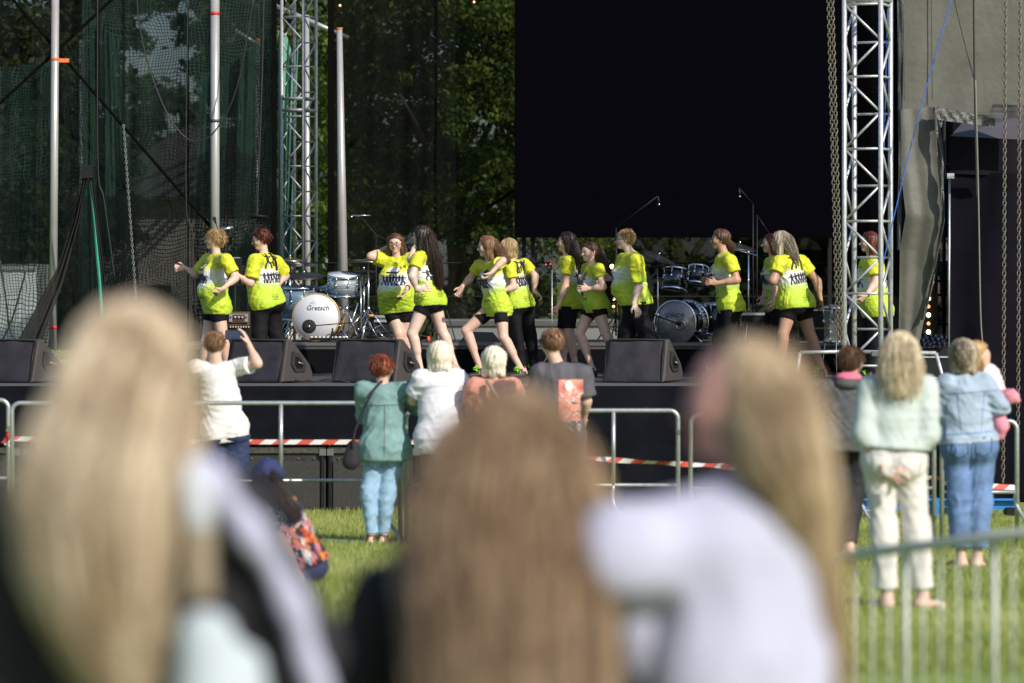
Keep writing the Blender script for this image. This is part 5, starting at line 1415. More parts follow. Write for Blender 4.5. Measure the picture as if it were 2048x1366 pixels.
drum('black floor tom behind the smoky bass drum', P(1432, 606, D2 + .3), (0, -.05, 1), .18, .38, m_blacksh, m_chrome, m_white, name='floor_tom')
x, y = PX(1316, D2), D2
t = stand('large dark cymbal tilted behind the stout dancer', x, y, RZ, PZ(520, y) - RZ, .26, m_chrome, .010, 'cymbal_stand', 'cymbal'); cymbal_on(t, (x, y, PZ(514, y)), .25, (.42, -.22), m_cymd)
x, y = PX(1478, D2 + .3), D2 + .3
t = stand('dark cymbal tilted behind the tanned dancer head', x, y, RZ, PZ(498, y) - RZ, .26, m_dark, .010, 'cymbal_stand', 'cymbal'); cymbal_on(t, (x, y, PZ(492, y)), .22, (.25, -.22), m_cymd)
x, y = PX(1497, D2), D2
t = stand('chrome boom stand right of the tanned dancer', x, y, RZ, PZ(503, y) - RZ, .26, m_chrome, .010, 'cymbal_stand', 'stand'); MB().tube([P(1466, 498, y), P(1513, 511, y)], .008, 6).build('boom_arm', m_chrome, t, True); MB().ball(P(1497, 505, y - .01), .022, 8).build('clamp', m_chrome, t, True)
for lab, px, d_, top, boom, dr in (('black boom microphone stand above the stout dancer', 1232, 47.4, 455, [(1232, 455, 47.4), (1316, 392, 47.3)], (0.1, 0, -1)),
                                   ('tall black microphone stand rising before the video wall', 1506, 47.4, 408, [(1506, 408, 47.4), (1478, 376, 47.3)], (.1, 0, -1)),
                                   ('second tall black stand beside the copper haired dancer', 1514, 47.0, 430, [(1514, 430, 47.0), (1540, 470, 47.0)], None)):
    x = PX(px, d_); t = stand(lab, x, d_, RZ, PZ(top, d_) - RZ, .3, None, .010, 'mic_stand', 'microphone stand'); mic_on(t, boom, head=.016, ln=.09, drr=dr)
dk = thing('drum_stool_case', 'small black case with a chrome lid beside the right kit', 'case', P(1515, 684, 46.6)); MB().box(P(1520, 655, 46.6), (.42, .3, .34)).build('box', m_dark, dk); MB().box(P(1520, 628, 46.44), (.44, .02, .03)).build('edge_strip', m_alu, dk)
cb = thing('keyboard_case', 'black equipment case with yellow trim left of the hoist chains', 'case', P(1635, 684, 45.9)); MB().box(P(1630, 652, 46.0), (.36, .3, .36)).build('box', m_dark, cb); MB().box(P(1635, 656.5, 45.84), (.34, .02, .02)).build('trim', mat('trim_yellow', (.30, .25, .02), .5), cb)
for y_ in (620, 684): MB().box(P(1632, y_, 45.83), (.38, .02, .02)).build('edge_strip', m_alu, cb)
m_film = mat('clear_film', (.5, .52, .5), .08, trans=.0, alpha=.22, var=0)
cd = drum('small drum wrapped in clear film standing behind the hoist chains', P(1669, 612, 43.6), (0, -.1, 1), .12, .40, m_film, m_chrome, m_film, lugs=5, name='wrapped_drum')
for k in range(3):
    th = 2.1 * k + .6; x, y, z = P(1669, 700, 43.6); MB().tube(curve_pts([(x, y, z + .18), (x + math.cos(th) * .10, y + math.sin(th) * .1, z + .12), (x + math.cos(th) * .15, y + math.sin(th) * .12, FLOOR + .02), (x + math.cos(th) * .05, y, FLOOR + .02)], 12), .006, 6).build('wire_leg', m_chrome, cd, True)
# small lights behind the drums
for i, (px, py) in enumerate(((1101, 528), (1092, 529))): lamp(('small red pilot light left of the dark bob haired dancer', 'second small red pilot light left of the dark bob haired dancer')[i], px, py, 48, .008, mat('red_light', (1, .05, .05), .4, emit=(1, .05, .08), estr=3))
# --- floor monitors
m_cov = mat('padded_cover', (.040, .036, .047), .7, var=.2, vscale=5, bump=.5, bscale=9, spec=.3); m_cov2 = mat('padded_cover_side', (.048, .042, .041), .7, var=.15, vscale=5, bump=.3, bscale=10)
def wedge(label, px, d, yaw, wd=.80):
    x = PX(px, d); r = thing('floor_monitor', label, 'floor monitor', (x, d, FLOOR), 'wedge monitors along the stage front')
    ca, sa = math.cos(R(yaw)), math.sin(R(yaw)); X = np.array([ca, sa, 0]); Y = np.array([-sa, ca, 0]); Z = np.array([0, 0, 1.]); o = np.array([x, d, FLOOR])
    prof = [(0.0, 0.012), (.10, .455), (.17, .47), (.50, .20), (.56, .10), (.54, .012)]
    # rounded body: bevelled slices
    V = []; F = []; n = len(prof); cy, cz_ = .27, .2
    for wi, sc in ((-wd / 2, .94), (-wd / 2 + .018, 1.0), (wd / 2 - .018, 1.0), (wd / 2, .94)):
        for py, pz in prof: V.append(o + X * wi + Y * (cy + (py - cy) * sc) + Z * (cz_ + (pz - cz_) * sc + (.0)))
    for s in range(3):
        for k in range(n): F.append((s * n + k, s * n + (k + 1) % n, (s + 1) * n + (k + 1) % n, (s + 1) * n + k))
    F += [tuple(range(n)), tuple(range(3 * n + n - 1, 3 * n - 1, -1))]
    obj('cabinet', np.array(V), F, m_cov2, r)
    # padded front flap with soft wrinkles and piping
    L_, R_, T_ = -wd / 2 + .01, wd / 2 - .01, 0
    def fp(u, v): y_ = prof[0][0] + (prof[1][0] - prof[0][0]) * v; z_ = prof[0][1] + (prof[1][1] - prof[0][1]) * v; return o + X * (L_ + (R_ - L_) * u) + Y * (y_ - .016) + Z * z_
    sheet('cover_flap', [fp(.03 + .05 * (1 - abs(t)), 1 - t) for t in (0, .1, .5, 1)], [fp(.97, 1 - t) for t in (0, .1, .5, 1)], m_cov, r, 30, 20, lambda U, Vv, G: folds(.006, 5, 1.4, int(px))(U, Vv, G) - np.stack([0 * U, .016 * np.sin(np.pi * U) ** .3 * np.sin(np.pi * Vv) ** .3, 0 * U], -1))
    edge_ = [fp(.03, .0), fp(.97, .0), fp(.97, .5), fp(.97, 1), fp(.5, 1.005), fp(.06, 1), fp(.03, .5)]
    MB().tube(np.array(edge_) - Y * .006, .009, 6, closed=True).build('piping', m_dark, r, True)
    # side pocket with the handle
    s = o + X * (wd / 2 + .004)
    hexa = [(.17, .34), (.30, .31), (.40, .20), (.40, .12), (.22, .12), (.15, .20)]
    MB().prism(np.array([s + Y * a + Z * b for a, b in hexa]), X * 0, X * .012).build('side_flap', mat('flap_black', (.02, .019, .022), .7), r)
    MB().prism(np.array([s + Y * (.27 + (a - .27) * .55) + Z * (.21 + (b - .21) * .6) for a, b in hexa]), X * .010, X * .016).build('handle_recess', m_dark, r)
    MB().tube([s + Y * .24 + Z * .22 + X * .03, s + Y * .34 + Z * .20 + X * .03], .012, 8).build('handle', mat('handle_steel', (.22, .22, .22), .4, .6), r, True)
    return r
wedge('padded black floor monitor at the far left end of the stage front', 5, 41.15, -33, .84)
wedge('padded black floor monitor behind the raised arm of the man in white', 506, 41.15, -33, .78)
wedge('padded black floor monitor between the man and the teal jacket woman', 726, 41.2, -30, .82)
wedge('padded black floor monitor right of the boy, its side hidden by blurred hair', 1266, 41.25, -24, .72)
cable('thin black cable lying on the stage edge between two floor monitors', [(590, 760), (625, 764), (660, 758), (700, 765)], 41.0, .008, m_cab)
cable('black cable curving on the deck behind the long haired dancer', [(862, 600), (872, 640), (860, 670), (850, 690)], 46.2, .007, m_cab)
cable('black cable looping down on the white trailer behind the lunging dancer', [(893, 620), (905, 660), (912, 686)], 46.2, .008, m_cab)
t = stand('thin black stand between the long haired and the lunging dancers', PX(865, 46.6), 46.6, RZ, PZ(600, 46.6) - RZ, .2, None, .012, 'mic_stand', 'microphone stand')
fm = thing('side_monitor', 'low black monitor on the riser behind the lunging dancer', 'floor monitor', P(955, 688, 46.0)); MB().prism(np.array([P(915, 688, 46.0), P(1005, 688, 46.0), P(985, 665, 46.2), P(935, 664, 46.2)]), (0, 0, 0), (0, .3, 0)).build('cabinet', m_dark, fm)
for i, (px, py) in enumerate(((857, 662), (882, 650))):
    o = MB().lathe([(.02, 0), (.024, .03), (.018, .07)], P(px, 684, 46.1), (0, 0, 1), 10).build('cup', mat('orange_red', (.7, .08, .03), .5), None, True); tag(o, ('small orange red cup on the riser left of the thin black stand', 'small orange red cup on the riser right of the thin black stand')[i], 'cup')

# ------------------------------------------------------------------ dancers
PPL = {}
SH = dict(ln=.42); CAP = dict(ln=.78, name='leggings'); PT = dict(ln=1.93, name='trousers', infl=.012)
person('short haired blonde dancer at the far left of the row with one arm stretched forward', 43.6,
       dict(head=(428, 479, 0), neck=(433, 507), hip=(431, 608), ls=(452, 520, -.16), le=(471, 556, -.2), lw=(446, 577, -1), lh=(432, 588, 0), rs=(414, 521, .15), re=(392, 549, .5), rw=(371, 536, .3), rh=(358, 536, 0),
            lk=(447, 684, -.4), la=(452, 740, .3), rk=(412, 684, .3), ra=(404, 742, .3)),
       -72, -88, 0, skin_a, 1.62, 1.06, belly=.7, bust=1.1, top=dict(hem=-.06, infl=.020, sleeve=.72, wr=.009), bottom=SH,
       hair=dict(style='short', mat_=H_BLONDE, n=420, ln=.07, vol=1.02, fringe=.30), hands=((1.15, None), (1.1, None)), seed=1)
person('dark auburn crop haired dancer in glasses, back half turned, black trousers', 43.9,
       dict(head=(521, 479, 0), neck=(528, 507), hip=(533, 600), ls=(510, 521, -.10), le=(501, 566, -.3), lw=(476, 551, -.2), rs=(553, 525, .02), re=(571, 551, .6), rw=(560, 566, -1),
            lk=(519, 664, -.2), la=(516, 742, .2), rk=(548, 662, .2), ra=(586, 738, .6)),
       -132, -78, -12, skin_a, 1.64, 1.12, belly=.5, top=dict(hem=-.01, infl=.022, sleeve=.78, tilt=-.25, wr=.009), bottom=PT, glasses=True,
       hair=dict(style='short', mat_=H_RED, n=420, ln=.05, vol=1.04, fringe=.32), hands=((1.1, None), (.9, None)), seed=2)
person('dancer in glasses facing the crowd with one hand behind her head', 44.2,
       dict(head=(791, 487, -.03), neck=(795, 516), hip=(795, 608), rs=(765, 519, 0), re=(741, 513, -.2), rw=(766, 499, .8), rh=(778, 496, .02), ls=(820, 519, 0), le=(826, 562, .3), lw=(814, 576, -1), lh=(808, 586, -.02),
            rk=(798, 668, -.4), ra=(803, 736, .3), lk=(809, 668, .1), la=(832, 736, .8)),
       -14, -8, -4, skin_a, 1.62, 1.12, belly=1.1, bust=1.2, top=dict(hem=-.05, infl=.022, sleeve=.6, wr=.009, tilt=.12), bottom=dict(ln=.55), glasses=True,
       hair=dict(style='long', mat_=H_BROWN, n=240, path=[(803, 497, .05, .05), (808, 520, .0, .035), (806, 550, -.14, .022)], fringe=.55, wave=.006), hands=((.5, None), (1.2, None)), seed=3, watch='l')
person('tall dancer with very long dark curly hair, bare legs wide apart, hand on her hip', 43.2,
       dict(head=(842, 472, 0), neck=(843, 499), hip=(858, 597), ls=(836, 516, -.14), le=(824, 552, -.5), lw=(833, 578, .2), lh=(846, 576, .0), rs=(848, 514, .15), re=(822, 520, .5), rw=(827, 497, .5), rh=(834, 489, 0),
            lk=(824, 668, -.3), la=(842, 736, .3), rk=(884, 662, .1), ra=(914, 733, .3)),
       -118, -112, 2, skin_c, 1.68, 1.04, top=dict(hem=-.04, infl=.014, flare=.006, sleeve=.55, wr=.006, tilt=.1), bottom=dict(ln=.38), glasses=True,
       hair=dict(style='long', mat_=H_DARK, n=420, path=[(856, 476, -.02, .075), (864, 510, -.05, .085), (872, 548, -.06, .075), (874, 576, -.06, .055)], fringe=.3, wave=.012, vol=1.05), hands=((.3, None), (.6, None)), seed=4, toe=((-100, 0), (-40, 0)))
person('light brown haired dancer lunging to the left with her elbow raised', 43.3,
       dict(head=(973, 493, 0), neck=(982, 521), hip=(992, 611), rs=(958, 531, .12), re=(939, 558, .3), rw=(925, 573, -.2), rh=(918, 588, 0), ls=(993, 530, -.14), le=(1006, 521, -1), lw=(984, 544, -.4), lh=(978, 551, 0),
            rk=(932, 661, -.2), ra=(962, 736, .3), lk=(1007, 675, -.3), la=(1044, 738, .3)),
       -58, -84, -6, skin_a, 1.66, .97, top=dict(hem=-.06, infl=.016, flare=.004, sleeve=.5, wr=.008, tilt=-.1), bottom=dict(ln=.52),
       hair=dict(style='long', mat_=H_LIGHTBROWN, n=320, path=[(988, 490, .0, .06), (1004, 505, -.06, .05), (1016, 524, -.08, .03)], fringe=.3, wave=.004, vol=1.06), hands=((1.1, None), (.9, None)), seed=5)
person('running dancer in black trousers half hidden behind the lunging dancer', 44.3,
       dict(head=(1017, 496, 0), neck=(1025, 521), hip=(1037, 604), ls=(1018, 532, -.1), le=(1028, 574, -.3), lw=(1006, 582, -.3), rs=(1049, 528, .0), re=(1070, 552, .2), rw=(1069, 583, -.4), rh=(1080, 592, 0),
            lk=(1030, 668, -.2), la=(1046, 742, .2), rk=(1058, 664, .2), ra=(1070, 740, .4)),
       -128, -150, 0, skin_a, 1.62, 1.0, top=dict(hem=-.02, infl=.016, sleeve=.6, wr=.007), bottom=PT,
       hair=dict(style='bob', mat_=H_STRAW, n=260, path=[(1024, 494, .0, .06), (1030, 508, .0, .03)], fringe=.3), hands=((1.1, None), (1.1, None)), seed=6)
person('dark bob haired dancer in profile with her arm hanging straight down', 44.3,
       dict(head=(1132, 484, 0), neck=(1135, 510), hip=(1137, 600), ls=(1137, 524, -.16), le=(1131, 573, 0), lw=(1117, 611, -.2), lh=(1110, 625, 0), rs=(1128, 524, .16), re=(1119, 562, .5), rw=(1111, 545, -1), rh=(1109, 532, 0),
            lk=(1138, 672, -.2), la=(1153, 738, .2), rk=(1125, 672, .2), ra=(1128, 742, .3)),
       -84, -90, 0, skin_a, 1.64, 1.02, top=dict(hem=-.05, infl=.014, sleeve=.5, wr=.006), bottom=CAP,
       hair=dict(style='bob', mat_=H_DARK, n=300, path=[(1142, 488, -.02, .07), (1149, 508, -.05, .06), (1152, 530, -.06, .035)], fringe=.35, vol=1.05), hands=((.6, None), (.3, None)), seed=7)
person('dancer with a long copper ponytail glancing at the crowd, hands together', 43.8,
       dict(head=(1178, 504, -.02), neck=(1184, 528), hip=(1190, 606), ls=(1197, 537, -.14), le=(1206, 574, -.5), lw=(1178, 577, -.3), lh=(1166, 577, 0), rs=(1174, 537, .1), re=(1172, 572, .2), rw=(1168, 560, -1),
            rk=(1158, 668, -.3), ra=(1186, 730, .4), lk=(1210, 664, -.2), la=(1240, 732, .3)),
       -76, -52, -4, skin_a, 1.58, 1.04, top=dict(hem=-.05, infl=.012, sleeve=.5, wr=.006), bottom=dict(ln=.42),
       hair=dict(style='pony', mat_=H_BROWN, n=340, path=[(1192, 494, .04, .035), (1204, 520, .02, .05), (1214, 560, 0, .06), (1219, 600, 0, .045)], fringe=.45, wave=.014), hands=((.7, None), (.7, None)), seed=8, toe=((-95, 0), (-60, 0)))
person('stout dancer with short spiky blonde hair and glasses, arm hanging, black trousers', 43.4,
       dict(head=(1250, 479, 0), neck=(1262, 504), hip=(1268, 600), ls=(1272, 522, -.18), le=(1278, 573, 0), lw=(1268, 607, -.2), lh=(1276, 624, 0), rs=(1247, 522, .17), re=(1236, 560, .5), rw=(1222, 558, -.6), rh=(1209, 556, 0),
            rk=(1253, 668, -.3), ra=(1238, 742, .2), lk=(1292, 664, -.1), la=(1328, 736, .3)),
       -104, -86, 0, skin_c, 1.68, 1.18, belly=.9, bust=1.1, top=dict(hem=.0, infl=.022, sleeve=.85, wr=.012), bottom=dict(ln=1.93, name='trousers', infl=.016), glasses=True,
       hair=dict(style='short', mat_=H_BLONDE, n=420, ln=.04, vol=.99, fringe=.38), hands=((.5, None), (1.2, None)), seed=9)
person('tanned dancer with tied dark hair in profile before the black drums', 43.6,
       dict(head=(1440, 479, 0), neck=(1448, 504), hip=(1458, 606), ls=(1460, 521, -.16), le=(1474, 560, -.2), lw=(1434, 566, -.1), lh=(1420, 564, 0), rs=(1443, 521, .16), re=(1446, 560, .3), rw=(1424, 560, -.1),
            lk=(1458, 676, -.2), la=(1466, 742, .2), rk=(1440, 676, .2), ra=(1430, 742, .3)),
       -86, -88, 0, skin_b, 1.68, 1.06, bust=1.1, top=dict(hem=-.05, infl=.018, sleeve=.6, wr=.008), bottom=PT,
       hair=dict(style='pony', mat_=H_BROWN, n=300, path=[(1458, 485, .0, .03), (1464, 494, .0, .04), (1464, 504, .0, .02)], fringe=.35, vol=1.04), hands=((1.2, None), (1.2, None)), seed=10)
person('copper haired dancer mostly hidden behind the blonde dancer at the right', 44.3,
       dict(head=(1541, 487, 0), neck=(1549, 512), hip=(1553, 606), ls=(1552, 526, -.16), le=(1550, 568, .1), lw=(1545, 600, -.2), rs=(1540, 526, .16), re=(1534, 562, .3), rw=(1528, 590, -.1),
            lk=(1553, 672, -.2), la=(1560, 742, .2), rk=(1535, 672, .2), ra=(1530, 742, .3)),
       -84, -84, 0, skin_a, 1.62, 1.0, top=dict(hem=-.05, infl=.016, sleeve=.6), bottom=PT,
       hair=dict(style='bob', mat_=H_GINGER, n=260, path=[(1549, 486, 0, .06), (1556, 500, 0, .04)], fringe=.42), seed=11)
person('blonde dancer at the right with her back half turned and one arm swung out behind', 43.2,
       dict(head=(1560, 484, 0), neck=(1574, 508), hip=(1591, 604), ls=(1560, 525, -.10), le=(1546, 562, -.4), lw=(1556, 540, .6), rs=(1603, 524, .04), re=(1634, 562, .4), rw=(1641, 597, -.1), rh=(1645, 612, 0),
            lk=(1566, 668, -.3), la=(1560, 738, .2), rk=(1620, 670, .1), ra=(1646, 738, .4)),
       -132, -110, 0, skin_b, 1.66, 1.14, top=dict(hem=-.03, infl=.018, flare=.01, sleeve=.55, wr=.009, tilt=.12), bottom=dict(ln=.50),
       hair=dict(style='long', mat_=H_GREY, n=340, path=[(1574, 486, -.03, .08), (1584, 503, -.06, .06), (1592, 518, -.08, .03)], fringe=.3, vol=1.10, wave=.008), hands=((.8, None), (1.1, None)), seed=12)
person('dark red haired dancer seen behind the right truss tower', 42.4,
       dict(head=(1738, 484, 0), neck=(1744, 512), hip=(1750, 615), ls=(1748, 528, -.16), le=(1752, 566, -.2), lw=(1732, 590, -.8), lh=(1722, 600, 0), rs=(1734, 528, .16), re=(1726, 566, .3), rw=(1712, 590, -.1),
            lk=(1752, 684, -.2), la=(1738, 757, .2), rk=(1735, 684, .2), ra=(1728, 757, .3)),
       -84, -84, 0, skin_a, 1.66, 1.18, belly=.6, top=dict(hem=-.05, infl=.022, sleeve=.6), bottom=PT,
       hair=dict(style='long', mat_=H_RED, n=240, path=[(1746, 486, 0, .07), (1754, 505, -.02, .055), (1758, 530, -.04, .03)], fringe=.35), seed=13, watch='l')
MATS['shoe_40'] = m_shoe
person('crew member in black standing in the dark behind the torn tarp', 46.5,
       dict(head=(1889, 495, 0), neck=(1889, 522), hip=(1892, 605), le=(1872, 560, 0), lw=(1876, 590, -.5), re=(1908, 560, 0), rw=(1904, 590, -.5), lk=(1886, 670, 0), la=(1886, 735, 0), rk=(1900, 670, 0), ra=(1900, 735, 0)),
       -20, -30, 0, skin_b, 1.72, 1.05, bust=0, top=dict(mat=m_black, sleeve=.7, name='t_shirt'), bottom=PT, hair=dict(style='short', mat_=H_DARK, n=120), seed=40, vox=.016)

# ------------------------------------------------------------------ crowd at the barriers
def cloth(name, c, **k): return mat(name, c, k.pop('rough', .8), var=k.pop('var', .06), vscale=k.pop('vscale', 8), bump=k.pop('bump', .25), bscale=k.pop('bscale', 26), **k)
m_wt = cloth('white_cotton', (.72, .71, .70)); m_wt2 = cloth('white_cotton_cool', (.72, .72, .80)); m_teal = cloth('teal_denim_jacket', (.17, .30, .30), var=.2)
m_pink = cloth('salmon_cotton', (.66, .28, .21)); m_char = cloth('charcoal_cotton', (.09, .085, .10)); m_navy = cloth('navy_cotton', (.022, .035, .10), var=.2)
m_jean = cloth('light_denim', (.27, .43, .60), var=.22, vscale=6); m_jean2 = cloth('mid_denim', (.13, .22, .42), var=.4, vscale=5); m_jean3 = cloth('pale_denim', (.34, .43, .54), var=.22, vscale=7)
m_brown = cloth('brown_cloth', (.05, .033, .022)); m_hood = cloth('grey_hoodie', (.075, .08, .085), var=.2); m_mint = cloth('mint_jacket', (.48, .55, .53), var=.1)
m_cream = cloth('cream_denim', (.66, .64, .61), var=.05); m_pinkh = cloth('pink_lining', (.78, .18, .28)); m_blk = cloth('black_cloth', (.014, .013, .018))
MATS['shoe_51'] = mat('shoe_brown', (.09, .045, .03), .6); MATS['shoe_56'] = mat('sandal_tan', (.30, .20, .14), .6)
MATS['shoe_57'] = mat('ballerina_cream', (.60, .58, .55), .5); MATS['shoe_58'] = mat('sandal_brown', (.05, .035, .03), .6); MATS['shoe_55'] = mat('sandal_beige', (.5, .42, .33), .6)
def G(d): return gz(d)

d = 33.6
p = person('man in a white T-shirt holding up a phone with both hands', d,
       dict(head=(430, 690, 0), neck=(432, 727), hip=(450, 856), rs=(478, 733, 0), re=(515, 728, -.5), rw=(499, 692, .3), rh=(490, 668, .03), ls=(392, 735, 0), le=(388, 765, .7), lw=(432, 700, 1),
            lk=(437, 968, 0), la=(437, 1072, 0), rk=(473, 968, 0), ra=(474, 1072, 0)), 180, 172, 0, skin_a, 1.78, .96, bust=0, floor=G(d),
       top=dict(mat=m_wt, hem=-.07, infl=.020, sleeve=.62, wr=.008), bottom=dict(mat=m_navy, ln=.9, infl=.03, flare=.02, name='shorts', wr=.006),
       hair=dict(style='short', mat_=H_LIGHTBROWN, n=420, ln=.035, vol=.98, fringe=.45), hands=((.4, (0, 0, 1)), (.35, (-1, .2, -.2))), seed=50)
ph = thing('phone', 'black phone held up sideways by the man in the white T-shirt', 'phone', P(470, 668, d + .12))
MB().box(P(469, 670, d + .10), (.165, .012, .085), .15).build('case', m_frame, ph); MB().box(P(469, 670, d + .092), (.15, .004, .072), .15).build('screen', mat('phone_screen', (.02, .03, .06), .15, emit=(.08, .12, .25), estr=.15), ph)
d = 32.0
p = PPL['teal'] = person('red haired woman in a teal jacket and light jeans leaning on the barrier', d,
       dict(head=(765, 737, 0), neck=(767, 769), hip=(770, 896), ls=(727, 779, 0), le=(729, 832, .8), lw=(755, 822, .9), rs=(809, 781, 0), re=(831, 812, .6), rw=(819, 800, 1),
            lk=(738, 985, 0), la=(743, 1070, 0), rk=(774, 985, 0), ra=(767, 1072, 0)), 180, 150, 0, skin_a, 1.60, .98, bust=1, floor=G(d),
       top=dict(mat=m_teal, hem=-.05, infl=.028, flare=.024, sleeve=1.9, name='jacket', wr=.010), bottom=dict(mat=m_jean, ln=1.93, infl=.006, name='jeans', wr=.006),
       hair=dict(style='short', mat_=H_GINGER, n=420, ln=.05, vol=1.02, fringe=.2), glasses=True, seed=51, toe=((172, 0), (165, 0)))
bg_ = thing('shoulder_bag', 'black bag slung across the teal jacket woman on a long strap', 'bag', P(702, 930, d - .22))
V, F = sdf_mesh([prim(P(706, 892, d - .2), P(702, 922, d - .2), .05, .075, w=np.array([0, 1., 0]), s=.6, k=.02)], .012); obj('pouch', V, F, m_blk, bg_, True)
sp_ = curve_pts([P(764, 762, d - .16), P(746, 782, d - .235), P(726, 822, d - .24), P(710, 862, d - .24), P(704, 896, d - .24)], 20)
MB().tube(sp_, .011, 6).build('strap', m_blk, bg_, True)
d = 31.8
p = person('platinum haired woman in a white T-shirt and brown trousers raising a phone', d,
       dict(head=(880, 712, 0), neck=(882, 744), hip=(884, 876), rs=(915, 758, 0), re=(932, 786, .8), rw=(921, 754, .3), rh=(914, 738, .03), ls=(844, 758, 0), le=(826, 800, .5), lw=(846, 792, .9),
            lk=(862, 970, 0), la=(860, 1066, 0), rk=(900, 970, 0), ra=(900, 1066, 0)), 180, 176, 0, skin_a, 1.64, 1.12, bust=1, floor=G(d),
       top=dict(mat=m_wt2, hem=-.07, infl=.026, flare=.012, sleeve=.7, wr=.010), bottom=dict(mat=m_brown, ln=1.8, infl=.012, name='trousers'), shoes='boot',
       hair=dict(style='bob', mat_=H_WHITE, n=340, ln=.1, path=[(880, 722, -.03, .05), (878, 734, -.03, .03)], vol=1.10, fringe=.2), hands=((.8, None), (.7, None)), seed=52)
d = 31.6
p = person('platinum haired woman in a salmon top with a grey strap across her back', d,
       dict(head=(989, 722, 0), neck=(988, 758), hip=(985, 880), rs=(1024, 775, 0), re=(1040, 812, .6), rw=(1030, 790, .9), ls=(952, 775, 0), le=(942, 820, .5), lw=(960, 800, .9),
            lk=(970, 975, 0), la=(970, 1074, 0), rk=(1002, 975, 0), ra=(1002, 1074, 0)), 180, 168, 0, skin_a, 1.58, 1.2, bust=1, floor=G(d),
       top=dict(mat=m_pink, hem=-.07, infl=.024, sleeve=.7, wr=.010), bottom=dict(mat=m_blk, ln=1.9, name='trousers'),
       hair=dict(style='bob', mat_=H_WHITE, n=340, path=[(988, 735, -.04, .05), (986, 752, -.05, .025)], vol=1.10, fringe=.2), seed=53)
o = MB().tube(curve_pts([P(974, 762, d - .15), P(986, 780, d - .215), P(1000, 806, d - .22), P(1012, 840, d - .22)], 14), .016, 6).build('bag_strap', mat('strap_grey', (.30, .26, .22), .8), p['root'], True)
d = 31.0
p = person('short haired boy in a charcoal T-shirt with a red and white back print', d,
       dict(head=(1103, 687, 0), neck=(1116, 726), hip=(1118, 870), rs=(1164, 748, 0), re=(1172, 800, .1), rw=(1168, 838, .6), ls=(1082, 746, 0), le=(1072, 800, .2), lw=(1078, 836, .6),
            lk=(1102, 980, 0), la=(1102, 1080, 0), rk=(1138, 980, 0), ra=(1138, 1080, 0)), 180, 200, 0, skin_a, 1.72, 1.04, bust=0, floor=G(d),
       top=dict(mat=m_char, hem=-.10, infl=.026, flare=.01, sleeve=.85, wr=.009), bottom=dict(mat=m_blk, ln=1.0, infl=.03, name='shorts'),
       hair=dict(style='short', mat_=H_LIGHTBROWN, n=380, ln=.035, vol=.98, fringe=.3), seed=54)
V_, F_ = p['topVF']; bv = BVHTree.FromPolygons([tuple(v) for v in V_], [tuple(q_) for q_ in F_]); fr_ = (p['hip'], p['L'], p['up'], p['Fw'])
def grid_poly(x0, x1, z0, z1, n=8): return [[(x0 + (x1 - x0) * i / n, z0 + (z1 - z0) * j / n), (x0 + (x1 - x0) * (i + 1) / n, z0 + (z1 - z0) * j / n), (x0 + (x1 - x0) * (i + 1) / n, z0 + (z1 - z0) * (j + 1) / n), (x0 + (x1 - x0) * i / n, z0 + (z1 - z0) * (j + 1) / n)] for i in range(n) for j in range(n)]
m_rp = mat('print_red', (.55, .12, .12), .8, var=.5, vscale=18, col2=(.75, .38, .26)); m_wp = mat('print_white', (.72, .70, .66), .8, var=.2, vscale=30)
v_, f_ = project(grid_poly(.0, .20, .12, .45), (0, 0), False, bv, fr_, .004); obj('back_print', np.array(v_), f_, m_rp, p['top'])
sp3 = []
rs = np.random.RandomState(9)
for k in range(60):
    x, z, a, l = .03 + .15 * rs.rand(), .02 + .36 * rs.rand(), rs.rand() * 3.1, .02 + .05 * rs.rand(); dx, dz = math.cos(a) * l, math.sin(a) * l
    sp3.append([(x, z), (x + dx * .5, z + dz * .5 - .006), (x + dx, z + dz), (x + dx * .5, z + dz * .5 + .006)])
sp3.append([(.085 + .032 * math.cos(t), .40 + .042 * math.sin(t)) for t in np.linspace(0, 6.28, 13)[:-1]])
v_, f_ = project(sp3, (0, 0), False, bv, fr_, .009); tag(obj('white_print', np.array(v_), f_, m_wp, p['top']), kind='stuff')
# crouching woman
d = 25.2; g = G(d)
hipc = P(620, 1112, d)
p = person('crouching woman in a dark flower printed jacket and navy headscarf', d,
       dict(head=(535, 958, 0), neck=(546, 1000, 0), hip=(592, 1130), ls=(524, 1026, -.0), le=(494, 1072, .6), lw=(498, 1007, .8), lh=(491, 977, .05), rs=(578, 1018, .10), re=(546, 1082, 1), rw=(516, 1032, .6),
            lk=(556, 1080, -.5), la=(600, 1180, -.5), rk=(560, 1070, .9), ra=(622, 1180, .4)), 215, 205, -5, skin_a, 1.60, 1.08, floor=g,
       top=dict(mat=m_blk, hem=.02, infl=.03, sleeve=1.85, name='jacket', wr=.009), bottom=dict(mat=m_navy, ln=1.5, name='leggings'), shoes='sandal',
       hair=dict(style='bob', mat_=H_DARK, n=300, path=[(544, 972, -.12, .05), (572, 1002, -.16, .045), (594, 1036, -.17, .035)], vol=1.05, fringe=.2), seed=55, toe=((215, 0), (215, 0)), heel=(None, None))
V_, F_ = p['topVF']
T = [prim(p['hc'] + p['hU'] * .03 - p['hF'] * .01, ra=.106, w=p['hF'], s=1.1, k=.02, cuts=[(p['hc'] + p['hU'] * .0, unit(-p['hU'] + p['hF'] * .15))]), prim(p['hc'] - p['hF'] * .12 - p['hU'] * .0, ra=.022, k=.02)]
V, F = sdf_mesh(T, .011); obj('headscarf', wrinkle(V, F, .005, 40, 3, p['hc'], p['hU']), F, cloth('scarf_navy', (.02, .03, .11), var=.4, vscale=30), p['root'], True)
bv = BVHTree.FromPolygons([tuple(v) for v in V_], [tuple(q_) for q_ in F_]); fr_ = (p['hip'], p['L'], p['up'], p['Fw'])
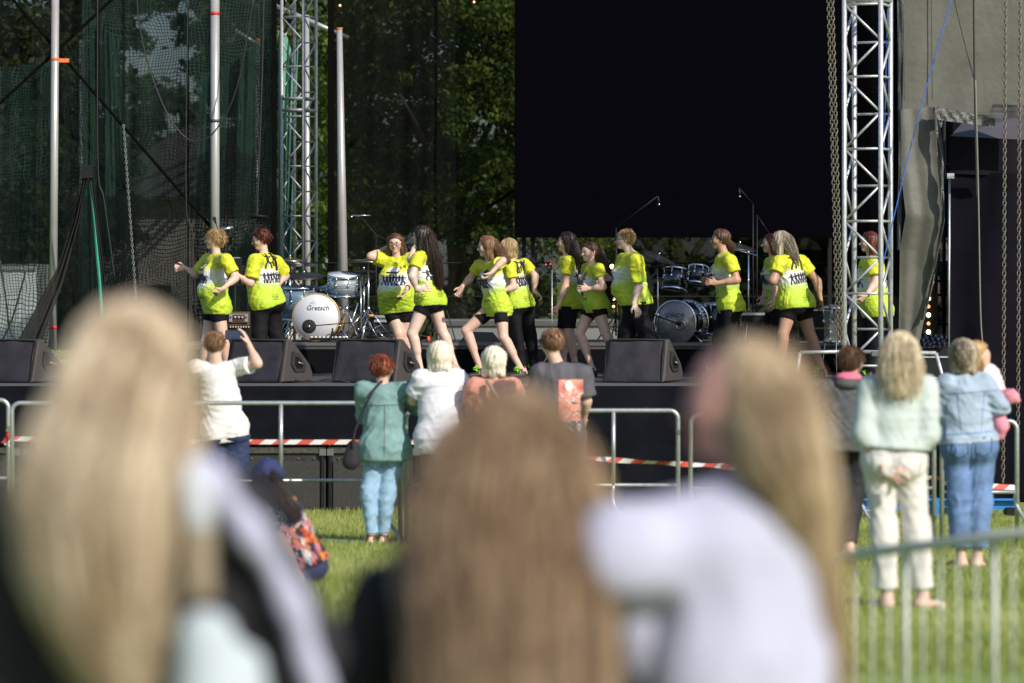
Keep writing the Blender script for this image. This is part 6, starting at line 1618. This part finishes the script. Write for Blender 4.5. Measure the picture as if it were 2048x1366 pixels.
cols = [('flower_red', (.62, .07, .04)), ('flower_orange', (.75, .28, .06)), ('flower_sky', (.22, .48, .60)), ('flower_white', (.70, .68, .66)), ('flower_violet', (.10, .09, .28)), ('flower_pink', (.62, .22, .25))]
rs = np.random.RandomState(12)
for ci, (nm, c) in enumerate(cols):
    pl = []
    for k in range(34):
        z = rs.uniform(-.02, .50); x = rs.uniform(-.16, .20)
        w_up = z > .28
        if (ci in (0, 1, 5) and w_up and rs.rand() < .75) or (ci in (2, 4) and not w_up and rs.rand() < .75): continue
        for t0 in range(5):
            a = t0 * 1.257 + k; r_ = rs.uniform(.012, .026); pl.append([(x, z), (x + r_ * math.cos(a - .4), z + r_ * math.sin(a - .4)), (x + r_ * 1.5 * math.cos(a), z + r_ * 1.5 * math.sin(a)), (x + r_ * math.cos(a + .4), z + r_ * math.sin(a + .4))])
    v_, f_ = project(pl, (0, 0), False, bv, fr_, .004 + .0012 * ci)
    if f_: tag(obj('flower_print', np.array(v_), f_, mat(nm, c, .7), p['top']), kind='stuff')

d = 27.6
p = person('child in a dark grey hoodie with a pink hood lining beside the blurred blonde hair', d,
       dict(head=(1703, 724, 0), neck=(1696, 762), hip=(1692, 872), rs=(1728, 782, 0), re=(1728, 828, .6), rw=(1722, 800, .9), ls=(1664, 782, 0), le=(1652, 835, .4), lw=(1660, 815, .9),
            lk=(1678, 968, 0), la=(1672, 1062, 0), rk=(1708, 975, .3), ra=(1700, 1062, -.9)), 180, 150, 0, skin_a, 1.52, 1.02, bust=0, floor=G(d),
       top=dict(mat=m_hood, hem=-.05, infl=.036, flare=.02, sleeve=1.9, name='hoodie', wr=.012), bottom=dict(mat=m_blk, ln=1.9, name='trousers', infl=.014), shoes='sandal',
       hair=dict(style='short', mat_=H_BROWN, n=420, ln=.05, vol=1.0, fringe=.35), seed=56, heel=(None, .16), toe=((180, 0), (185, -1.2)))
V, F = sdf_mesh([prim(p['nk'] + np.array([0, -.06, -.02]), ra=.085, w=np.array([1., 0, 0]), s=1.25, w2=np.array([0, 0, 1.]), s2=.6, k=.02)], .012); obj('hood', V, F, m_hood, p['root'], True)
V, F = sdf_mesh([prim(p['nk'] + np.array([0, -.045, .028]), ra=.080, w=np.array([1., 0, 0]), s=1.2, w2=np.array([0, 0, 1.]), s2=.5, k=.02)], .010); obj('hood_lining', V, F, m_pinkh, p['root'], True)
d = 22.2
p = PPL['mint'] = person('blonde woman in a mint jacket and white trousers with her hands behind her back', d,
       dict(head=(1800, 706, 0), neck=(1799, 752), hip=(1788, 912), ls=(1741, 778, 0), le=(1727, 868, -.5), lw=(1767, 930, -.25), lh=(1789, 945, -.02), rs=(1851, 776, 0), re=(1857, 868, -.5), rw=(1807, 924, -.25), rh=(1779, 938, -.03),
            lk=(1768, 1060, 0), la=(1774, 1196, 0), rk=(1834, 1060, 0), ra=(1846, 1200, 0)), 180, 178, 0, skin_a, 1.66, .94, bust=1, floor=G(d), hands=((.5, (0, -1, 0)), (.5, (0, -1, 0))),
       top=dict(mat=m_mint, hem=.10, infl=.026, flare=.012, sleeve=1.86, name='jacket', wr=.006), bottom=dict(mat=m_cream, ln=1.88, infl=.013, flare=.016, name='trousers', wr=.004, rise=.12), shoes='sandal',
       hair=dict(style='long', mat_=H_PALE, n=520, path=[(1800, 712, -.05, .105), (1801, 740, -.08, .125), (1802, 772, -.10, .105)], vol=1.08, fringe=.2), seed=57, toe=((195, 0), (120, 0)))
ms = thing('scarf', 'crumpled mint and coral scarf held in the hands behind the blonde woman', 'scarf', P(1790, 945, d - .25))
rs = np.random.RandomState(4); T = [prim(P(1768 + 7 * i, 938 + rs.uniform(-6, 8), d - .26), P(1774 + 7 * i, 950 + rs.uniform(-8, 6), d - .27), .016, k=.012) for i in range(7)]
V, F = sdf_mesh(T, .008); obj('cloth', wrinkle(V, F, .008, 60, 3, V.mean(0), np.array([0, 0, 1.])), F, mat('scarf_mint', (.42, .64, .60), .8, var=.5, vscale=25, col2=(.68, .30, .2)), ms, True)
d = 27.6
p = PPL['denim'] = person('woman in a denim jacket and loose jeans carrying a small child', d,
       dict(head=(1926, 712, 0), neck=(1928, 752), hip=(1938, 884), ls=(1896, 768, 0), le=(1884, 826, .2), lw=(1906, 838, 1), rs=(1966, 768, 0), re=(1998, 812, -.1), rw=(1992, 830, .9),
            lk=(1920, 1008, 0), la=(1922, 1102, 0), rk=(1958, 1006, 0), ra=(1955, 1102, 0)), 180, 176, 0, skin_a, 1.66, 1.0, bust=1, floor=G(d),
       top=dict(mat=m_jean3, hem=.05, infl=.030, sleeve=1.85, name='jacket', wr=.010), bottom=dict(mat=m_jean2, ln=1.80, infl=.022, flare=.015, name='jeans', wr=.010, rise=.12), shoes='sandal',
       hair=dict(style='bob', mat_=H_GREY, n=420, path=[(1926, 704, -.10, .055), (1930, 722, -.10, .05)], vol=1.10, fringe=.2), seed=58, toe=((215, 0), (150, 0)))
m_ck = mat('child_pink', (.72, .26, .34), .8, var=.15, vscale=12, bump=.4, bscale=20)
c_ = thing('child', 'small fair child in pink carried over the denim woman shoulder', 'child', P(1975, 800, d + .15)); o_ = dict(root=c_)
hc = P(1957, 712, d + .12); hU = np.array([0, 0, 1.]); hF = unit([.9, -.2, 0]); hL = unit(np.cross(hU, hF))
B = [prim(hc, ra=.078, w=hF, s=1.1, k=.02), prim(hc + hF * .03 - hU * .05, ra=.05, k=.02), prim(hc - hU * .06, P(1972, 752, d + .14), .04, k=.02), prim(P(1978, 760, d + .15), P(1990, 815, d + .15), .085, .09, k=.03),
     prim(P(1995, 765, d + .1), P(2006, 795, d + .02), .032, .026, k=.02), prim(P(1990, 815, d + .12), P(2006, 850, d + .0), .055, .04, k=.02), prim(P(2006, 850, d), P(2002, 872, d + .04), .035, .03, k=.02),
     prim(P(2010, 795, d + .02), P(2026, 800, d + .0), .022, .014, k=.01)]
V, F = sdf_mesh(B, .012); obj('body', V, F, skin_a, c_, True)
T = [prim(P(1974, 752, d + .14), P(1986, 788, d + .15), .095, .10, k=.03), prim(P(1992, 758, d + .08), P(1996, 776, d + .04), .045, .04, k=.02)]
V, F = sdf_mesh(T, .012); obj('shirt', wrinkle(V, F, .006, 50, 1, V.mean(0), hU), F, mat('child_white', (.75, .66, .66), .8), c_, True)
T = [prim(P(1990, 800, d + .10), P(2022, 792, d - .02), .062, .055, k=.03), prim(P(2022, 792, d - .02), P(2034, 800, d - .02), .04, .025, k=.02), prim(P(1990, 825, d + .06), P(2004, 852, d - .04), .066, .05, k=.03), prim(P(2004, 852, d - .04), P(1998, 870, d - .02), .046, .04, k=.02)]
V, F = sdf_mesh(T, .012); obj('trousers', wrinkle(V, F, .008, 50, 2, V.mean(0), hU), F, m_ck, c_, True)
add_hair(dict(hc=hc, hF=hF, hU=hU, hL=hL, q=.9, root=c_), style='bob', mat_=H_BLONDE, n=240, path=[(1955, 725, -.03, .05), (1958, 745, -.06, .025)], seed=60, vox=.012)

# ------------------------------------------------------------------ three girls close to the camera, out of focus
m_lav = cloth('lavender_white_cloth', (.44, .45, .60)); m_wg = cloth('white_blouse', (.45, .46, .60))
H_F1 = hair_mat('hair_long_blonde', (.40, .29, .18), (.84, .72, .55)); H_F2 = hair_mat('hair_long_brown', (.22, .14, .08), (.50, .36, .23)); H_F3 = hair_mat('hair_long_wheat', (.26, .18, .10), (.68, .54, .36))
d = 6.0
p = person('girl with very long blonde hair, black top and a pale shoulder strap at left', d,
       dict(head=(262, 750, 0), neck=(270, 930), hip=(290, 1550), ls=(60, 1060, 0), le=(0, 1380, 0), lw=(40, 1650, -.3), rs=(460, 1030, 0), re=(600, 1300, 0), rw=(540, 1610, -.3),
            lk=(230, 2000, 0), la=(230, 2480, 0), rk=(350, 2000, 0), ra=(350, 2480, 0)), 185, 188, 0, skin_a, 1.42, .98, bust=0, floor=gz(6), vox=.016,
       top=dict(mat=m_blk, hem=-.05, infl=.03, sleeve=1.6, name='sweater', wr=.006), bottom=dict(mat=m_navy, ln=1.9, name='trousers'),
       hair=dict(style='long', mat_=H_F1, n=1500, r=.0032, path=[(258, 770, -.05, .100), (235, 880, -.09, .112), (195, 1000, -.12, .118), (200, 1130, -.14, .105), (222, 1250, -.14, .080), (256, 1370, -.14, .050)], vol=1.10, fringe=.3, wave=.006, fill=.85), seed=70)
T = [prim(P(325, 895, d - .08), P(420, 958, d - .10), .018, .024, k=.03), prim(P(420, 958, d - .10), P(502, 1065, d - .09), .024, .022, k=.03), prim(P(502, 1065, d - .09), P(580, 1195, d - .07), .022, .021, k=.03), prim(P(580, 1195, d - .07), P(650, 1420, d - .06), .021, .026, k=.03)]
V, F = sdf_mesh(T, .014); obj('shawl', wrinkle(V, F, .006, 30, 1, V.mean(0), np.array([0, 0, 1.])), F, m_lav, p['root'], True)
bp_ = thing('rucksack', 'pale mint rucksack with a plaited tan strap on the long blonde haired girl', 'bag', P(430, 1420, d - .2))
MB().tube(curve_pts([P(372, 930, d - .13), P(395, 1000, d - .17), P(400, 1060, d - .18)], 8), .022, 8).build('strap_pad', cloth('pad_white', (.50, .54, .58)), bp_, True)
MB().tube(curve_pts([P(400, 1060, d - .18), P(398, 1120, d - .19), P(400, 1200, d - .20)], 8), .022, 8).build('strap', cloth('strap_tan', (.28, .22, .15)), bp_, True)
V, F = sdf_mesh([prim(P(412, 1275, d - .2), P(425, 1480, d - .2), .045, .066, w=np.array([0, 1., 0]), s=.8, k=.03), prim(P(490, 1330, d - .18), P(500, 1480, d - .18), .03, .04, k=.03)], .014); obj('pouch', V, F, cloth('pouch_mint', (.44, .50, .55)), bp_, True)
d = 6.5
p = person('girl with long light brown hair and a black top, blurred in the centre', d,
       dict(head=(1030, 917, 0), neck=(1022, 1072), hip=(1010, 1622), ls=(778, 1205, 0), le=(705, 1480, 0), lw=(800, 1722, -.3), rs=(1190, 1212, 0), re=(1250, 1502, 0), rw=(1230, 1722, -.3),
            lk=(960, 2050, 0), la=(960, 2480, 0), rk=(1080, 2050, 0), ra=(1080, 2480, 0)), 180, 178, 0, skin_a, 1.32, .95, bust=0, floor=gz(6.5), vox=.016,
       top=dict(mat=m_blk, hem=-.05, infl=.03, sleeve=1.6, name='sweater', wr=.006), bottom=dict(mat=m_navy, ln=1.9, name='trousers'),
       hair=dict(style='long', mat_=H_F2, n=1500, r=.0032, path=[(1025, 950, -.04, .132), (1015, 1040, -.09, .150), (1010, 1150, -.12, .158), (1018, 1280, -.24, .15), (1024, 1400, -.28, .15), (1030, 1500, -.30, .15)], vol=1.22, fringe=.3, wave=.006, fill=.85), seed=71)
d = 6.4
p = person('girl with wheat blonde hair and a white blouse looking left, close at right', d,
       dict(head=(1478, 806, 0), neck=(1513, 981), hip=(1478, 1606), ls=(1246, 1106, -.02), le=(1228, 1186, .9), lw=(1198, 1106, 1), rs=(1568, 1136, .0), re=(1603, 1426, 0), rw=(1638, 1656, -.3),
            lk=(1450, 2100, 0), la=(1450, 2600, 0), rk=(1570, 2100, 0), ra=(1570, 2600, 0)), 205, 270, 2, mat('skin_rosy', (.55, .29, .25), .5, var=.06, sss=.1), 1.40, .88, bust=0, floor=gz(6.4), vox=.016,
       top=dict(mat=m_wg, hem=-.05, infl=.045, flare=.02, sleeve=1.3, name='blouse', wr=.008), bottom=dict(mat=m_navy, ln=1.9, name='trousers'),
       hair=dict(style='long', mat_=H_F3, n=1500, r=.0032, path=[(1534, 790, -.03, .076), (1560, 900, -.06, .074), (1598, 1020, -.05, .058), (1636, 1160, -.02, .038), (1656, 1290, -.02, .030), (1664, 1400, -.02, .024)], vol=1.04, fringe=.12, wave=.004, locks=False, cpo=.018, fill=.85), seed=72)
V, F = sdf_mesh([prim(P(1212, 1078, d - .02), P(1300, 1140, d - .02), .042, .060, k=.03), prim(P(1300, 1140, d - .02), P(1420, 1190, d - .02), .060, .085, k=.03), prim(P(1230, 1120, d - .02), P(1310, 1330, d), .035, .06, k=.03)], .014)
obj('puff_sleeve', wrinkle(V, F, .006, 30, 1, V.mean(0), np.array([0, 0, 1.])), F, m_wg, p['root'], True)

def seams(pp, key, items, m, front=False):
    V_, F_ = pp[key + 'VF']; bv_ = BVHTree.FromPolygons([tuple(v) for v in V_], [tuple(q_) for q_ in F_]); fr = (pp['hip'], pp['L'], np.array([0, 0, 1.]), pp['Fw'])
    for nm, pts, w in items:
        pl = []
        for (x0, z0), (x1, z1) in zip(pts[:-1], pts[1:]):
            n_ = max(1, int(math.hypot(x1 - x0, z1 - z0) / .02)); t = unit([x1 - x0, z1 - z0, 0]); nx, nz = -t[1] * w / 2, t[0] * w / 2
            for k in range(n_):
                a, b_ = k / n_, (k + 1) / n_; xa, za, xb, zb_ = x0 + (x1 - x0) * a, z0 + (z1 - z0) * a, x0 + (x1 - x0) * b_, z0 + (z1 - z0) * b_
                pl.append([(xa + nx, za + nz), (xb + nx, zb_ + nz), (xb - nx, zb_ - nz), (xa - nx, za - nz)])
        v_, f_ = project(pl, (0, 0), front, bv_, fr, .003)
        if f_: tag(obj(nm, np.array(v_), f_, m, pp[key]), kind='stuff')
def pocket(cx, cz_): return ('back_pocket', [(cx - .06, cz_ + .06), (cx + .06, cz_ + .065), (cx + .058, cz_ - .045), (cx, cz_ - .075), (cx - .058, cz_ - .045), (cx - .06, cz_ + .06)], .006)
for nm_, items, mm, key in (('denim', [pocket(-.085, -.03), pocket(.085, -.03), ('centre_seam', [(0, .06), (0, -.2)], .005)], m_navy, 'bottom'), ('denim', [('yoke_seam', [(-.19, .36), (.19, .36)], .006), ('back_seam', [(-.10, .36), (-.07, .06)], .005), ('back_seam', [(.10, .36), (.07, .06)], .005), ('waistband', [(-.20, .07), (.20, .07)], .008)], m_jean2, 'top'),
                            ('teal', [pocket(-.075, -.10), pocket(.075, -.10)], m_jean2, 'bottom'), ('teal', [('yoke_seam', [(-.17, .36), (.17, .36)], .006), ('back_seam', [(0, .36), (0, -.08)], .005)], m_char, 'top'),
                            ('mint', [pocket(-.08, -.05), pocket(.08, -.05), ('centre_seam', [(0, .05), (0, -.2)], .005)], mat('seam_beige', (.42, .40, .38), .8), 'bottom')):
    seams(PPL[nm_], key, items, mm)
